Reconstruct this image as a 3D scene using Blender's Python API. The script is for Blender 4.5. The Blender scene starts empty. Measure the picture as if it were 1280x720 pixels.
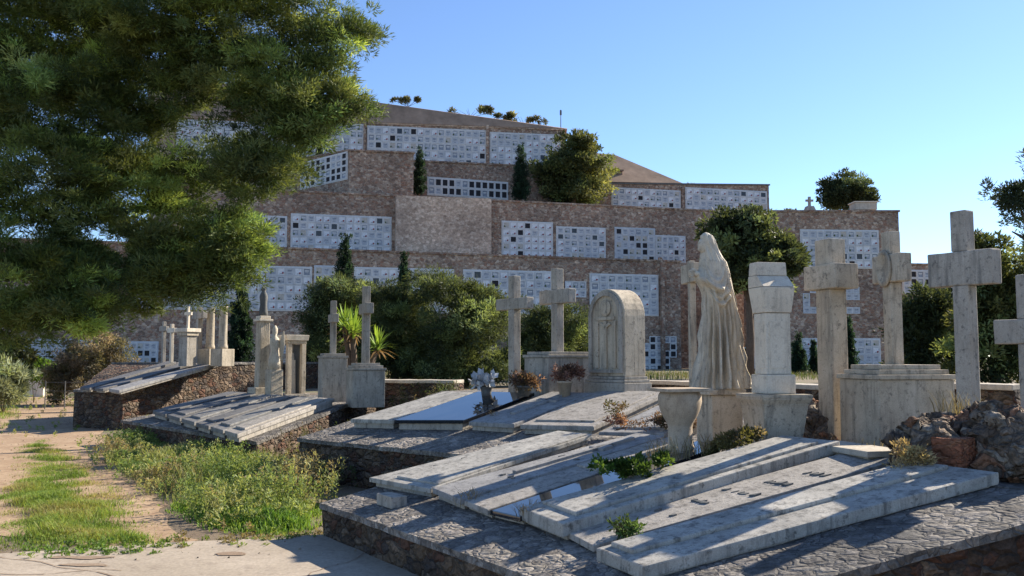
import bpy, bmesh, math, random
import numpy as np
from mathutils import Vector, Matrix, noise
rnd = random.Random(7); rng = np.random.default_rng(11)
S = bpy.context.scene; COL = S.collection
F = 1150.0; EYE = 1.75; TH = math.atan(90/F)
R = math.radians
CAM = Vector((0, 0, EYE))
# ---------------------------------------------------------------- picture helpers (pixel -> world)
def ray(px, py):
    x = (px-640)/F; z = (360-py)/F
    return Vector((x, math.cos(TH)-z*math.sin(TH), z*math.cos(TH)+math.sin(TH)))
def at(px, py, D): d = ray(px, py); return CAM + d*(D/d.y)
def onz(px, py, z=0.0): d = ray(px, py); return CAM + d*((z-EYE)/d.z)
def onpl(px, py, p, n): d = ray(px, py); return CAM + d*((p-CAM).dot(n)/d.dot(n))
def sm(t): t = min(1, max(0, t)); return t*t*(3-2*t)
GL0 = Vector((3.4, 6.7)); GN = Vector((20, 13.3)).normalized()
def gz(x, y):
    d = (Vector((x, y))-GL0).dot(GN)
    return .86*sm((d-.7)/1.3)
# ---------------------------------------------------------------- materials
MATS = {}
def nodes(name):
    m = bpy.data.materials.new(name); m.use_nodes = True
    nt = m.node_tree; nt.nodes.clear(); MATS[name] = m
    out = nt.nodes.new('ShaderNodeOutputMaterial')
    def N(t, **k):
        n = nt.nodes.new(t)
        for a, b in k.items():
            if a in ('operation', 'blend_type', 'feature', 'data_type', 'attribute_name', 'distance', 'noise_dimensions', 'wave_type', 'bands_direction', 'voronoi_dimensions'): setattr(n, a, b)
            else: n.inputs[a].default_value = b
        return n
    return m, nt, out, N
def c4(c): return (c[0], c[1], c[2], 1)
def ramp(nt, pts, interp='LINEAR'):
    r = nt.nodes.new('ShaderNodeValToRGB'); e = r.color_ramp; e.interpolation = interp
    while len(e.elements) < len(pts): e.elements.new(.5)
    for el, (p, c) in zip(e.elements, pts): el.position = p; el.color = c4(c)
    return r
def coords(nt, N, scale=(1, 1, 1), per_object=True):
    tc = nt.nodes.new('ShaderNodeTexCoord'); mp = nt.nodes.new('ShaderNodeMapping')
    mp.inputs['Scale'].default_value = scale
    nt.links.new(tc.outputs['Object'], mp.inputs['Vector'])
    if per_object:
        oi = nt.nodes.new('ShaderNodeObjectInfo'); mu = N('ShaderNodeMath', operation='MULTIPLY'); mu.inputs[1].default_value = 37
        nt.links.new(oi.outputs['Random'], mu.inputs[0]); nt.links.new(mu.outputs[0], mp.inputs['Location'])
    return mp.outputs['Vector']
def mixc(nt, N, fac, a, b, bt='MIX'):
    m = nt.nodes.new('ShaderNodeMix'); m.data_type = 'RGBA'; m.blend_type = bt
    for s, v in ((m.inputs[0], fac), (m.inputs[6], a), (m.inputs[7], b)):
        if isinstance(v, (int, float)): s.default_value = v
        elif isinstance(v, tuple): s.default_value = c4(v)
        else: nt.links.new(v, s)
    return m.outputs[2]
def stone(name, c1, c2, dirt=(.06, .055, .05), scale=3.0, rough=.85, bump=.25, streak=.5, lichen=None, spec=.3):
    m, nt, out, N = nodes(name); L = nt.links.new
    v = coords(nt, N)
    n1 = N('ShaderNodeTexNoise', Scale=scale, Detail=8, Roughness=.65); L(v, n1.inputs['Vector'])
    r1 = ramp(nt, [(.3, c1), (.7, c2)]); L(n1.outputs['Fac'], r1.inputs['Fac'])
    vs = coords(nt, N, (7, 7, .8))
    n2 = N('ShaderNodeTexNoise', Scale=1.6, Detail=6, Roughness=.7); L(vs, n2.inputs['Vector'])
    r2 = ramp(nt, [(.5, (0, 0, 0)), (.72, (streak,)*3)]); L(n2.outputs['Fac'], r2.inputs['Fac'])
    c = mixc(nt, N, r2.outputs['Color'], r1.outputs['Color'], dirt)
    n3 = N('ShaderNodeTexNoise', Scale=scale*7, Detail=5, Roughness=.7); L(v, n3.inputs['Vector'])
    r3 = ramp(nt, [(.55, (0, 0, 0)), (.68, (streak*.9,)*3)]); L(n3.outputs['Fac'], r3.inputs['Fac'])
    c = mixc(nt, N, r3.outputs['Color'], c, lichen or dirt)
    n4 = N('ShaderNodeTexNoise', Scale=scale*40, Detail=3); L(v, n4.inputs['Vector'])
    c = mixc(nt, N, .35, c, n4.outputs['Fac'], 'OVERLAY')
    b = nt.nodes.new('ShaderNodeBsdfPrincipled'); L(c, b.inputs['Base Color']); b.inputs['Roughness'].default_value = rough
    b.inputs['Specular IOR Level'].default_value = spec
    bp = N('ShaderNodeBump', Strength=bump, Distance=.01); L(n3.outputs['Fac'], bp.inputs['Height'])
    bp2 = N('ShaderNodeBump', Strength=bump*.6, Distance=.004); L(n4.outputs['Fac'], bp2.inputs['Height']); L(bp.outputs[0], bp2.inputs['Normal'])
    L(bp2.outputs[0], b.inputs['Normal']); L(b.outputs[0], out.inputs['Surface'])
    return m
def rubble(name, cols, mortar, scale, zs=1.5, mw=.06, bump=.9, dist=.04, big=.12, rough=.92):
    m, nt, out, N = nodes(name); L = nt.links.new
    v0 = coords(nt, N, (1, 1, zs), False)
    wn = N('ShaderNodeTexNoise', Scale=scale*.8, Detail=2); L(v0, wn.inputs['Vector'])
    v = mixc(nt, N, .12, v0, wn.outputs['Color'], 'LINEAR_LIGHT') if scale > 1.2 else v0
    vo = N('ShaderNodeTexVoronoi', Scale=scale, feature='F1'); L(v, vo.inputs['Vector'])
    ve = N('ShaderNodeTexVoronoi', Scale=scale, feature='DISTANCE_TO_EDGE'); L(v, ve.inputs['Vector'])
    sep = nt.nodes.new('ShaderNodeSeparateColor'); L(vo.outputs['Color'], sep.inputs[0])
    k = len(cols); r = ramp(nt, [(i/k, c) for i, c in enumerate(cols)], 'CONSTANT'); L(sep.outputs[0], r.inputs['Fac'])
    n1 = N('ShaderNodeTexNoise', Scale=scale*5, Detail=6, Roughness=.7); L(v0, n1.inputs['Vector'])
    n5 = N('ShaderNodeTexNoise', Scale=scale*1.3, Detail=9, Roughness=.75); L(v0, n5.inputs['Vector'])
    r5 = ramp(nt, [(.3, (.45, .43, .40)), (.7, (1.35, 1.33, 1.3))]); L(n5.outputs['Fac'], r5.inputs['Fac'])
    c = mixc(nt, N, 1.0, r.outputs['Color'], r5.outputs['Color'], 'MULTIPLY')
    c = mixc(nt, N, .9, c, n1.outputs['Fac'], 'OVERLAY')
    n2 = N('ShaderNodeTexNoise', Scale=big, Detail=5, Roughness=.6); L(v0, n2.inputs['Vector'])
    r2 = ramp(nt, [(.3, (.55, .55, .56)), (.7, (1.25, 1.2, 1.15))]); L(n2.outputs['Fac'], r2.inputs['Fac'])
    em = ramp(nt, [(0, (1, 1, 1)), (mw, (0, 0, 0))]); L(ve.outputs['Distance'], em.inputs['Fac'])
    c = mixc(nt, N, em.outputs['Color'], c, mortar)
    c = mixc(nt, N, 1.0, c, r2.outputs['Color'], 'MULTIPLY')
    b = nt.nodes.new('ShaderNodeBsdfPrincipled'); L(c, b.inputs['Base Color']); b.inputs['Roughness'].default_value = rough
    b.inputs['Specular IOR Level'].default_value = .2
    hr = ramp(nt, [(0, (0, 0, 0)), (.25, (1, 1, 1))]); L(ve.outputs['Distance'], hr.inputs['Fac'])
    ha = N('ShaderNodeMath', operation='MULTIPLY_ADD'); L(n1.outputs['Fac'], ha.inputs[0]); ha.inputs[1].default_value = .5; L(hr.outputs['Color'], ha.inputs[2])
    bp = N('ShaderNodeBump', Strength=bump, Distance=dist); L(ha.outputs[0], bp.inputs['Height'])
    L(bp.outputs[0], b.inputs['Normal']); L(b.outputs[0], out.inputs['Surface'])
    return m
def plain(name, c, rough=.6, metal=0, spec=.5, var=.15, scale=6, bump=.1):
    m, nt, out, N = nodes(name); L = nt.links.new
    v = coords(nt, N); n = N('ShaderNodeTexNoise', Scale=scale, Detail=6, Roughness=.65); L(v, n.inputs['Vector'])
    r = ramp(nt, [(.25, tuple(x*(1-var*2) for x in c)), (.75, tuple(min(1, x*(1+var)) for x in c))]); L(n.outputs['Fac'], r.inputs['Fac'])
    b = nt.nodes.new('ShaderNodeBsdfPrincipled'); L(r.outputs['Color'], b.inputs['Base Color'])
    b.inputs['Roughness'].default_value = rough; b.inputs['Metallic'].default_value = metal; b.inputs['Specular IOR Level'].default_value = spec
    if bump:
        bp = N('ShaderNodeBump', Strength=bump, Distance=.01); L(n.outputs['Fac'], bp.inputs['Height']); L(bp.outputs[0], b.inputs['Normal'])
    L(b.outputs[0], out.inputs['Surface']); return m
def leafmat(name, trans=.35, rough=.6):
    m, nt, out, N = nodes(name); L = nt.links.new
    a = N('ShaderNodeAttribute', attribute_name='Col')
    b = nt.nodes.new('ShaderNodeBsdfPrincipled'); L(a.outputs['Color'], b.inputs['Base Color']); b.inputs['Roughness'].default_value = rough
    b.inputs['Specular IOR Level'].default_value = .25
    t = nt.nodes.new('ShaderNodeBsdfTranslucent')
    g = mixc(nt, N, 1.0, a.outputs['Color'], (1.45, 1.3, .75), 'MULTIPLY'); L(g, t.inputs['Color'])
    mx = nt.nodes.new('ShaderNodeMixShader'); mx.inputs[0].default_value = trans
    L(b.outputs[0], mx.inputs[1]); L(t.outputs[0], mx.inputs[2]); L(mx.outputs[0], out.inputs['Surface']); return m

M_slab = stone('pale_slab_stone', (.27, .25, .215), (.50, .465, .40), (.08, .075, .065), 2.5, .75, .5, .95)
M_slab2 = stone('grey_slab_stone', (.22, .21, .20), (.38, .36, .33), (.09, .085, .08), 3, .8, .5, .8)
M_slabw = stone('worn_slab_stone', (.26, .235, .20), (.42, .38, .33), (.08, .07, .06), 4, .85, .7, .9)
M_slab3 = stone('deep_painted_shade_slab', (.11, .105, .10), (.20, .19, .18), (.05, .05, .05), 4, .8, .5, .8)  # darkened colour stands in for the monuments' shade on the far slabs
M_slab3b = stone('painted_shade_slab', (.15, .145, .135), (.26, .25, .235), (.06, .06, .055), 4, .8, .5, .9)  # slightly lighter slab colour, shade from monuments and pines painted in
M_mirror = plain('polished_granite', (.012, .014, .018), .03, 0, 1.0, .2, 30, 0)
M_mon = stone('weathered_limestone', (.37, .305, .22), (.57, .485, .365), (.07, .065, .055), 2.5, .9, .5, .75)
M_mon2 = stone('grey_weathered_stone', (.29, .255, .205), (.45, .405, .34), (.06, .06, .055), 3, .9, .5, .75)
M_white = stone('pale_marble', (.60, .51, .39), (.73, .64, .50), (.22, .19, .15), 2, .7, .2, .5)
M_stat = stone('statue_marble', (.50, .42, .31), (.66, .58, .45), (.16, .13, .10), 3, .75, .25, .55)
M_dark = stone('dark_stone', (.10, .10, .095), (.18, .175, .16), (.04, .04, .04), 3, .9, .4, .6)
M_urn = stone('urn_stone', (.38, .29, .20), (.50, .40, .29), (.13, .09, .06), 3, .85, .3, .5)
M_rub = rubble('terrace_rubble', [(.12, .085, .062), (.18, .13, .09), (.10, .08, .07), (.23, .175, .13), (.15, .085, .06), (.17, .14, .11)], (.07, .058, .048), 6.5, 1.6, .04, 1, .06, .5)
M_cob = rubble('crazy_paving', [(.20, .19, .175), (.25, .235, .22), (.17, .16, .15), (.28, .265, .245)], (.07, .065, .06), 8.5, 1, .035, .8, .02, .9)
M_far = rubble('far_masonry', [(.37, .265, .20), (.43, .325, .25), (.27, .20, .16), (.58, .475, .385), (.36, .225, .165), (.42, .34, .275)], (.37, .29, .235), 3.3, 1.35, .05, .8, .07, .14)
M_farp = rubble('pale_masonry', [(.50, .395, .31), (.58, .46, .365), (.42, .33, .26), (.66, .55, .45)], (.48, .385, .31), 3.3, 1.3, .05, .5, .04, .15)
M_rock = rubble('boundary_rock', [(.24, .185, .14), (.32, .25, .19), (.17, .13, .10), (.34, .19, .12), (.28, .23, .18), (.38, .33, .27)], (.13, .10, .075), 7, 1.2, .05, 1, .05, 1.2)
M_brick = rubble('red_brick', [(.34, .14, .08), (.40, .19, .11), (.28, .12, .07)], (.25, .12, .07), 9, 2.0, .06, .8, .02, 2)
M_roof = plain('brown_roof', (.34, .235, .165), .9, 0, .2, .2, .8, .3)
M_cope = stone('coping_stone', (.42, .36, .28), (.56, .49, .39), (.16, .13, .10), 3, .85, .4, .5)
M_conc = stone('pavement_concrete', (.30, .245, .18), (.42, .35, .27), (.17, .13, .10), .9, .9, .4, .4)
M_bark = stone('bark', (.10, .07, .05), (.18, .13, .09), (.03, .025, .02), 8, .95, 1, .6)
M_nf = plain('niche_white_frame', (.62, .62, .61), .7, 0, .3, .12, 3, 0)
NP = [plain('niche_white_marble', (.70, .72, .74), .5, var=.15), plain('niche_pale_grey', (.48, .50, .53), .5, var=.2), plain('niche_grey', (.24, .27, .32), .4, var=.25),
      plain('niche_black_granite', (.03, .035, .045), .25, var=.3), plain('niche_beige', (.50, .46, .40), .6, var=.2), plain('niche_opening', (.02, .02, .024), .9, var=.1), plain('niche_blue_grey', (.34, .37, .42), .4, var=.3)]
NFL = [plain('vase_flowers_green', (.07, .12, .04), .8), plain('vase_flowers_red', (.30, .06, .06), .8)]
M_leaf = leafmat('leaves', .42); M_needle = leafmat('needles', .34); M_grass = leafmat('grass_blades', .4); M_dry = leafmat('dry_blades', .2, .9)
# ---------------------------------------------------------------- objects
def link(o, parent=None):
    COL.objects.link(o)
    if parent: o.parent = parent
    return o
def tag(o, label=None, cat=None, group=None, kind='thing'):
    if label: o['label'] = label
    if cat: o['category'] = cat
    if group: o['group'] = group
    if kind: o['kind'] = kind
    return o
def thing(name, label, cat, loc=(0, 0, 0), rz=0, group=None):
    o = bpy.data.objects.new(name, None); link(o); o.location = loc; o.rotation_euler = (0, 0, rz); o.empty_display_size = .2
    tag(o, label, cat, group); o['_m'] = 0; del o['_m']
    return o
def mat_of(t): return Matrix.Translation(t.location) @ t.rotation_euler.to_matrix().to_4x4()
def mesh_from(bm, name, mats, smooth=False):
    me = bpy.data.meshes.new(name); bmesh.ops.recalc_face_normals(bm, faces=bm.faces)
    bm.to_mesh(me); bm.free()
    for m in (mats if isinstance(mats, (list, tuple)) else [mats]): me.materials.append(m)
    if smooth:
        for p in me.polygons: p.use_smooth = True
    return me
def part(name, bm, mats, t=None, root=None, world=False, smooth=False, kind=None, label=None):
    """t = parent object, root = its thing (when t is a part); world=True: bm is in world coordinates"""
    if world and t is not None: bm.transform(mat_of(root or t).inverted())
    o = bpy.data.objects.new(name, mesh_from(bm, name, mats, smooth)); link(o, t)
    if kind: o['kind'] = kind
    if label: o['label'] = label
    return o
def box(bm, x0, x1, y0, y1, z0, z1, bev=0, taper=0, M=None):
    vs = []
    for (z, t) in ((z0, 0), (z1, taper)):
        for x, y in ((x0+t, y0+t), (x1-t, y0+t), (x1-t, y1-t), (x0+t, y1-t)): vs.append(bm.verts.new((x, y, z)))
    fs = [bm.faces.new([vs[i] for i in f]) for f in ((3, 2, 1, 0), (4, 5, 6, 7), (0, 1, 5, 4), (1, 2, 6, 5), (2, 3, 7, 6), (3, 0, 4, 7))]
    if bev:
        es = {e for f in fs for e in f.edges}
        r = bmesh.ops.bevel(bm, geom=list(es), offset=bev, segments=2, affect='EDGES', profile=.6)
        vs = list({v for f in r['faces'] for v in f.verts} | {v for v in vs if v.is_valid})
    if M is not None: bmesh.ops.transform(bm, matrix=M, verts=[v for v in vs if v.is_valid])
    return vs
def rough_up(bm, amp, sc=6, cuts=0):
    if cuts: bmesh.ops.subdivide_edges(bm, edges=bm.edges[:], cuts=cuts, use_grid_fill=True)
    for v in bm.verts: v.co += noise.noise_vector(v.co*sc)*amp
def prism(bm, top, bot, bev=0):
    a = [bm.verts.new(p) for p in top]; b = [bm.verts.new(p) for p in bot]; n = len(a)
    fs = [bm.faces.new(a), bm.faces.new(b[::-1])]
    for i in range(n): fs.append(bm.faces.new((a[i], b[i], b[(i+1) % n], a[(i+1) % n])))
    if bev: bmesh.ops.bevel(bm, geom=list({e for f in fs for e in f.edges}), offset=bev, segments=2, affect='EDGES', profile=.6)
def lathe(bm, prof, seg=24, c=(0, 0, 0), sx=1, sy=1):
    rings = []
    for r, z in prof: rings.append([bm.verts.new((c[0]+sx*r*math.cos(2*math.pi*i/seg), c[1]+sy*r*math.sin(2*math.pi*i/seg), c[2]+z)) for i in range(seg)])
    for a, b in zip(rings, rings[1:]):
        for i in range(seg): bm.faces.new((a[i], a[(i+1) % seg], b[(i+1) % seg], b[i]))
    bm.faces.new(rings[0][::-1]); bm.faces.new(rings[-1])
def tube(bm, pts, rs, seg=8):
    rings = []
    for i, p in enumerate(pts):
        p = Vector(p); d = (Vector(pts[min(i+1, len(pts)-1)])-Vector(pts[max(i-1, 0)])).normalized()
        a = d.orthogonal().normalized() if i == 0 else (a - d*a.dot(d)).normalized()
        b = d.cross(a)
        rings.append([bm.verts.new(p+(a*math.cos(2*math.pi*k/seg)+b*math.sin(2*math.pi*k/seg))*rs[i]) for k in range(seg)])
    for q, w in zip(rings, rings[1:]):
        for k in range(seg): bm.faces.new((q[k], q[(k+1) % seg], w[(k+1) % seg], w[k]))
    bm.faces.new(rings[0][::-1]); bm.faces.new(rings[-1])
def np_mesh(name, V, faces_n, cols, mat, parent=None, smooth=False):
    """V (k*n,3) vertices in runs of faces_n per face"""
    n = len(V); nf = n//faces_n; me = bpy.data.meshes.new(name)
    me.vertices.add(n); me.vertices.foreach_set('co', V.astype(np.float32).ravel())
    me.loops.add(n); me.loops.foreach_set('vertex_index', np.arange(n, dtype=np.int32))
    me.polygons.add(nf); me.polygons.foreach_set('loop_start', np.arange(0, n, faces_n, dtype=np.int32))
    me.update(calc_edges=True)
    a = me.color_attributes.new('Col', 'FLOAT_COLOR', 'POINT')
    c = np.ones((n, 4), np.float32); c[:, :3] = cols; a.data.foreach_set('color', c.ravel())
    me.materials.append(mat); me.validate()
    return link(bpy.data.objects.new(name, me), parent)
def unit(a): return a/(np.linalg.norm(a, axis=1, keepdims=True)+1e-9)
def leaf_quads(P, D, L, W, cols):
    """diamond leaves at P along D"""
    n = len(P); s = unit(np.cross(D, rng.normal(size=(n, 3)))); L = L[:, None]; W = W[:, None]
    V = np.stack([P, P+D*L*.5+s*W, P+D*L, P+D*L*.5-s*W], 1).reshape(-1, 3)
    return V, np.repeat(cols, 4, 0)
def crown(name, blobs, nc, per, leaf, wid, spread, pal, mat, parent, shell=.5, flat=.75, up=.3, jit=.25, sub=9, bright=1.0):
    B = np.array(blobs, float); w = (B[:, 3]*B[:, 4]*B[:, 5])**.75; k = rng.choice(len(B), nc, p=w/w.sum()); B = B[k]
    K = max(3, nc//sub); bi = B[rng.integers(0, nc, K)]; sdv = unit(rng.normal(size=(K, 3))); sC = bi[:, :3]+sdv*(shell+(1-shell)*rng.random((K, 1))**.6)*bi[:, 3:6]
    si = rng.integers(0, K, nc); sr = spread*(1.0+1.3*rng.random((K, 1)))
    d = unit(rng.normal(size=(nc, 3))); C = sC[si]+d*(rng.random((nc, 1))**.45)*sr[si]*np.array([1.15, 1.15, .62]); d = unit(d+sdv[si])
    sz = spread*.75*(.5+.8*rng.random((nc, 1)))
    pal = np.array(pal)*bright; sp_ = pal[rng.integers(0, len(pal), K)]*(.25+.9*rng.random((K, 1))**1.3+1.9*(rng.random((K, 1)) < .16)); cc = (.6*sp_[si]+.4*pal[rng.integers(0, len(pal), nc)])*(1-jit+2*jit*rng.random((nc, 1)))  # random clump colour, also painting in sunlit patches and near-black shade
    o = rng.normal(size=(nc, per, 3)); o /= (np.linalg.norm(o, axis=2, keepdims=True)+1e-9); o *= rng.random((nc, per, 1))**.5
    o[:, :, 2] *= flat
    P = (C[:, None]+o*sz[:, None]).reshape(-1, 3)
    dd = unit((o*.9+d[:, None]*.35+np.array([0, 0, up])+rng.normal(size=o.shape)*.45).reshape(-1, 3))
    n = len(P); cl = np.repeat(cc, per, 0)*(.8+.4*rng.random((n, 1)))
    V, c = leaf_quads(P, dd, leaf*(.6+.8*rng.random(n)), wid*(.6+.8*rng.random(n)), cl)
    return np_mesh(name, V, 4, np.clip(c, 0, 1), mat, parent)
G_DK = [(.04, .055, .028), (.055, .07, .03), (.065, .08, .03), (.035, .05, .028)]
G_MID = [(.06, .08, .03), (.085, .105, .035), (.04, .055, .025), (.12, .125, .045)]
G_PINE = [(.05, .075, .022), (.08, .11, .028), (.12, .15, .035), (.035, .055, .02), (.12, .14, .05)]
def branches(bm, base, top, blobs, r0):
    tube(bm, [base, base.lerp(top, .35)+Vector((.04, .03, 0))*r0*10, base.lerp(top, .7), top], [r0, r0*.8, r0*.55, r0*.25], 10)
def tree(name, label, cat, base, blobs, nc, per, leaf, wid, spread, pal, r0=.15, group=None, shell=.45, flat=.8, mat=None, limbs=True, sub=9, bright=1.5, tt=None, shrink=1.0):
    blobs = [(x, y, z, a*shrink, b_*shrink, c*shrink) for x, y, z, a, b_, c in blobs]
    t = thing(name, label, cat, base, 0, group); b = Vector(base)
    loc = [(x-b.x, y-b.y, z-b.z, rx, ry, rz) for x, y, z, rx, ry, rz in blobs]
    cx = sum(q[0] for q in loc)/len(loc); cy = sum(q[1] for q in loc)/len(loc); cz = sum(q[2] for q in loc)/len(loc)
    bm = bmesh.new(); top = Vector((cx, cy, cz)) if tt is None else Vector(tt)-b; branches(bm, Vector((0, 0, -.2)), top, loc, r0)
    part('trunk', bm, M_bark, t, smooth=True)
    if limbs:
        for q in loc[:10]:
            bm = bmesh.new(); e = Vector(q[:3]); s = Vector((0, 0, 0)).lerp(top, .45+.5*rnd.random()) if tt is None else top.copy()
            tube(bm, [s, s.lerp(e, .5)+Vector((0, 0, -.05*q[5])), e+Vector((0, 0, q[5]*.3))], [r0*.4, r0*.25, r0*.08], 6)
            part('limb', bm, M_bark, t, smooth=True)
    crown('crown', loc, nc, per, leaf, wid, spread, pal, mat or M_leaf, t, shell, flat, sub=sub, bright=bright)
    return t
# ---------------------------------------------------------------- world, sun, camera
AZ = 33.0; EL = 31.0           # sun: degrees from +X towards +Y, and up
w = bpy.data.worlds.new("World"); S.world = w; w.use_nodes = True; nt = w.node_tree
bg = nt.nodes['Background']; sky = nt.nodes.new('ShaderNodeTexSky'); sky.sky_type = 'NISHITA'; sky.sun_disc = False
sky.sun_elevation = R(EL); sky.sun_rotation = R(90-AZ); sky.air_density = .85; sky.dust_density = .1; sky.ozone_density = 2.2
tint = nt.nodes.new('ShaderNodeMix'); tint.data_type = 'RGBA'; tint.blend_type = 'MULTIPLY'; tint.inputs[0].default_value = 1; tint.inputs[7].default_value = (.84, .92, 1.06, 1)
nt.links.new(sky.outputs[0], tint.inputs[6]); nt.links.new(tint.outputs[2], bg.inputs[0]); bg.inputs[1].default_value = .10
sd = bpy.data.lights.new('sun', 'SUN'); sd.energy = 5.0; sd.angle = R(.5); sd.color = (1, .91, .77)
so = bpy.data.objects.new('sun', sd); COL.objects.link(so)
sv = Vector((math.cos(R(AZ))*math.cos(R(EL)), math.sin(R(AZ))*math.cos(R(EL)), math.sin(R(EL))))
so.rotation_euler = sv.to_track_quat('Z', 'Y').to_euler(); so.location = (20, 20, 40)
cd = bpy.data.cameras.new('camera'); cd.sensor_width = 36; cd.lens = 36*F/1280; cd.clip_end = 4000; cd.clip_start = .05
co = bpy.data.objects.new('camera', cd); COL.objects.link(co); co.location = CAM; co.rotation_euler = (R(90)+TH, 0, 0); S.camera = co
S.view_settings.view_transform = 'Standard'; S.view_settings.look = 'None'; S.view_settings.gamma = 1; S.view_settings.exposure = 1.08
S.render.engine = 'CYCLES'; S.cycles.max_bounces = 6; S.cycles.transparent_max_bounces = 4; S.cycles.use_denoising = True
# ---------------------------------------------------------------- ground
def ground():
    m, nt, out, N = nodes('dry_earth'); L = nt.links.new
    v = coords(nt, N, (1, 1, 1), False)
    n1 = N('ShaderNodeTexNoise', Scale=.5, Detail=8, Roughness=.7); L(v, n1.inputs['Vector'])
    r1 = ramp(nt, [(.35, (.15, .105, .065)), (.5, (.20, .15, .095)), (.62, (.10, .12, .04))]); L(n1.outputs['Fac'], r1.inputs['Fac'])
    n2 = N('ShaderNodeTexNoise', Scale=25, Detail=6, Roughness=.75); L(v, n2.inputs['Vector'])
    c = mixc(nt, N, .7, r1.outputs['Color'], n2.outputs['Fac'], 'OVERLAY')
    b = nt.nodes.new('ShaderNodeBsdfPrincipled'); L(c, b.inputs['Base Color']); b.inputs['Roughness'].default_value = .95
    bp = N('ShaderNodeBump', Strength=.7, Distance=.03); L(n2.outputs['Fac'], bp.inputs['Height']); L(bp.outputs[0], b.inputs['Normal']); L(b.outputs[0], out.inputs['Surface'])
    xs = np.concatenate([[-2000, -600, -200, -80], np.arange(-40, 40.1, .8), [80, 200, 600, 2000]])
    ys = np.concatenate([[-400, -60, -20], np.arange(-8, 60.1, .8), [80, 120, 300, 900, 2500]])
    bm = bmesh.new(); g = [[bm.verts.new((x, y, gz(x, y))) for x in xs] for y in ys]
    for j in range(len(ys)-1):
        for i in range(len(xs)-1): bm.faces.new((g[j][i], g[j][i+1], g[j+1][i+1], g[j+1][i]))
    o = part('ground', bm, m, smooth=True); tag(o, kind='structure')
ground()
def sheet(name, pts, z, mat, th=0, amp=.0, lab=None):
    """a sheet over a polygon whose outline is roughened"""
    P = []
    n = len(pts)
    for i in range(n):
        a = Vector(pts[i]); b = Vector(pts[(i+1) % n]); k = max(2, min(24, int((b-a).length/.25)))
        for j in range(k):
            p = a.lerp(b, j/k); q = noise.noise_vector(Vector((p.x, p.y, 3))*1.7)*amp+noise.noise_vector(Vector((p.x, p.y, 9))*6)*amp*.35
            P.append((p.x+q.x, p.y+q.y, z))
    bm = bmesh.new()
    if th: prism(bm, P, [(x, y, z-th) for x, y, _ in P])
    else: bm.faces.new([bm.verts.new(p) for p in P])
    bmesh.ops.triangulate(bm, faces=[f for f in bm.faces if len(f.verts) > 4])
    return tag(part(name, bm, mat), kind='structure', label=lab)
def G(px, py): p = onz(px, py); return (p.x, p.y)
M_path = stone('pale_dirt', (.28, .18, .105), (.45, .325, .205), (.17, .09, .05), 1.2, .95, .6, .7)
sheet('path', [G(-10, 668), G(-60, 600), G(-60, 560), G(-40, 520), G(-30, 500), G(90, 488), G(135, 502), G(118, 515), G(125, 540), G(150, 575), G(178, 610), G(215, 650), G(255, 676), G(215, 690), G(165, 690)], .008, M_path, amp=.25)
sheet('pavement', [G(-300, 712), G(0, 697), G(120, 688), G(240, 682), G(330, 676), G(430, 671), (3, 9.0), (3.2, 1), (-9, 1), (-9, 7)], .03, M_conc, .05, .08)
M_mud = stone('dark_mud', (.22, .15, .10), (.30, .22, .15), (.14, .08, .05), 3, .95, .5, .4)
for (a, b, rx, ry) in ((105, 700, 38, 2.4), (112, 712, 30, 2.4), (283, 697, 16, 3)):
    sheet('mud_patch', [G(a+rx*math.cos(k*.63), b+ry*math.sin(k*.63)) for k in range(10)], .036, M_mud, amp=.16)
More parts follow.
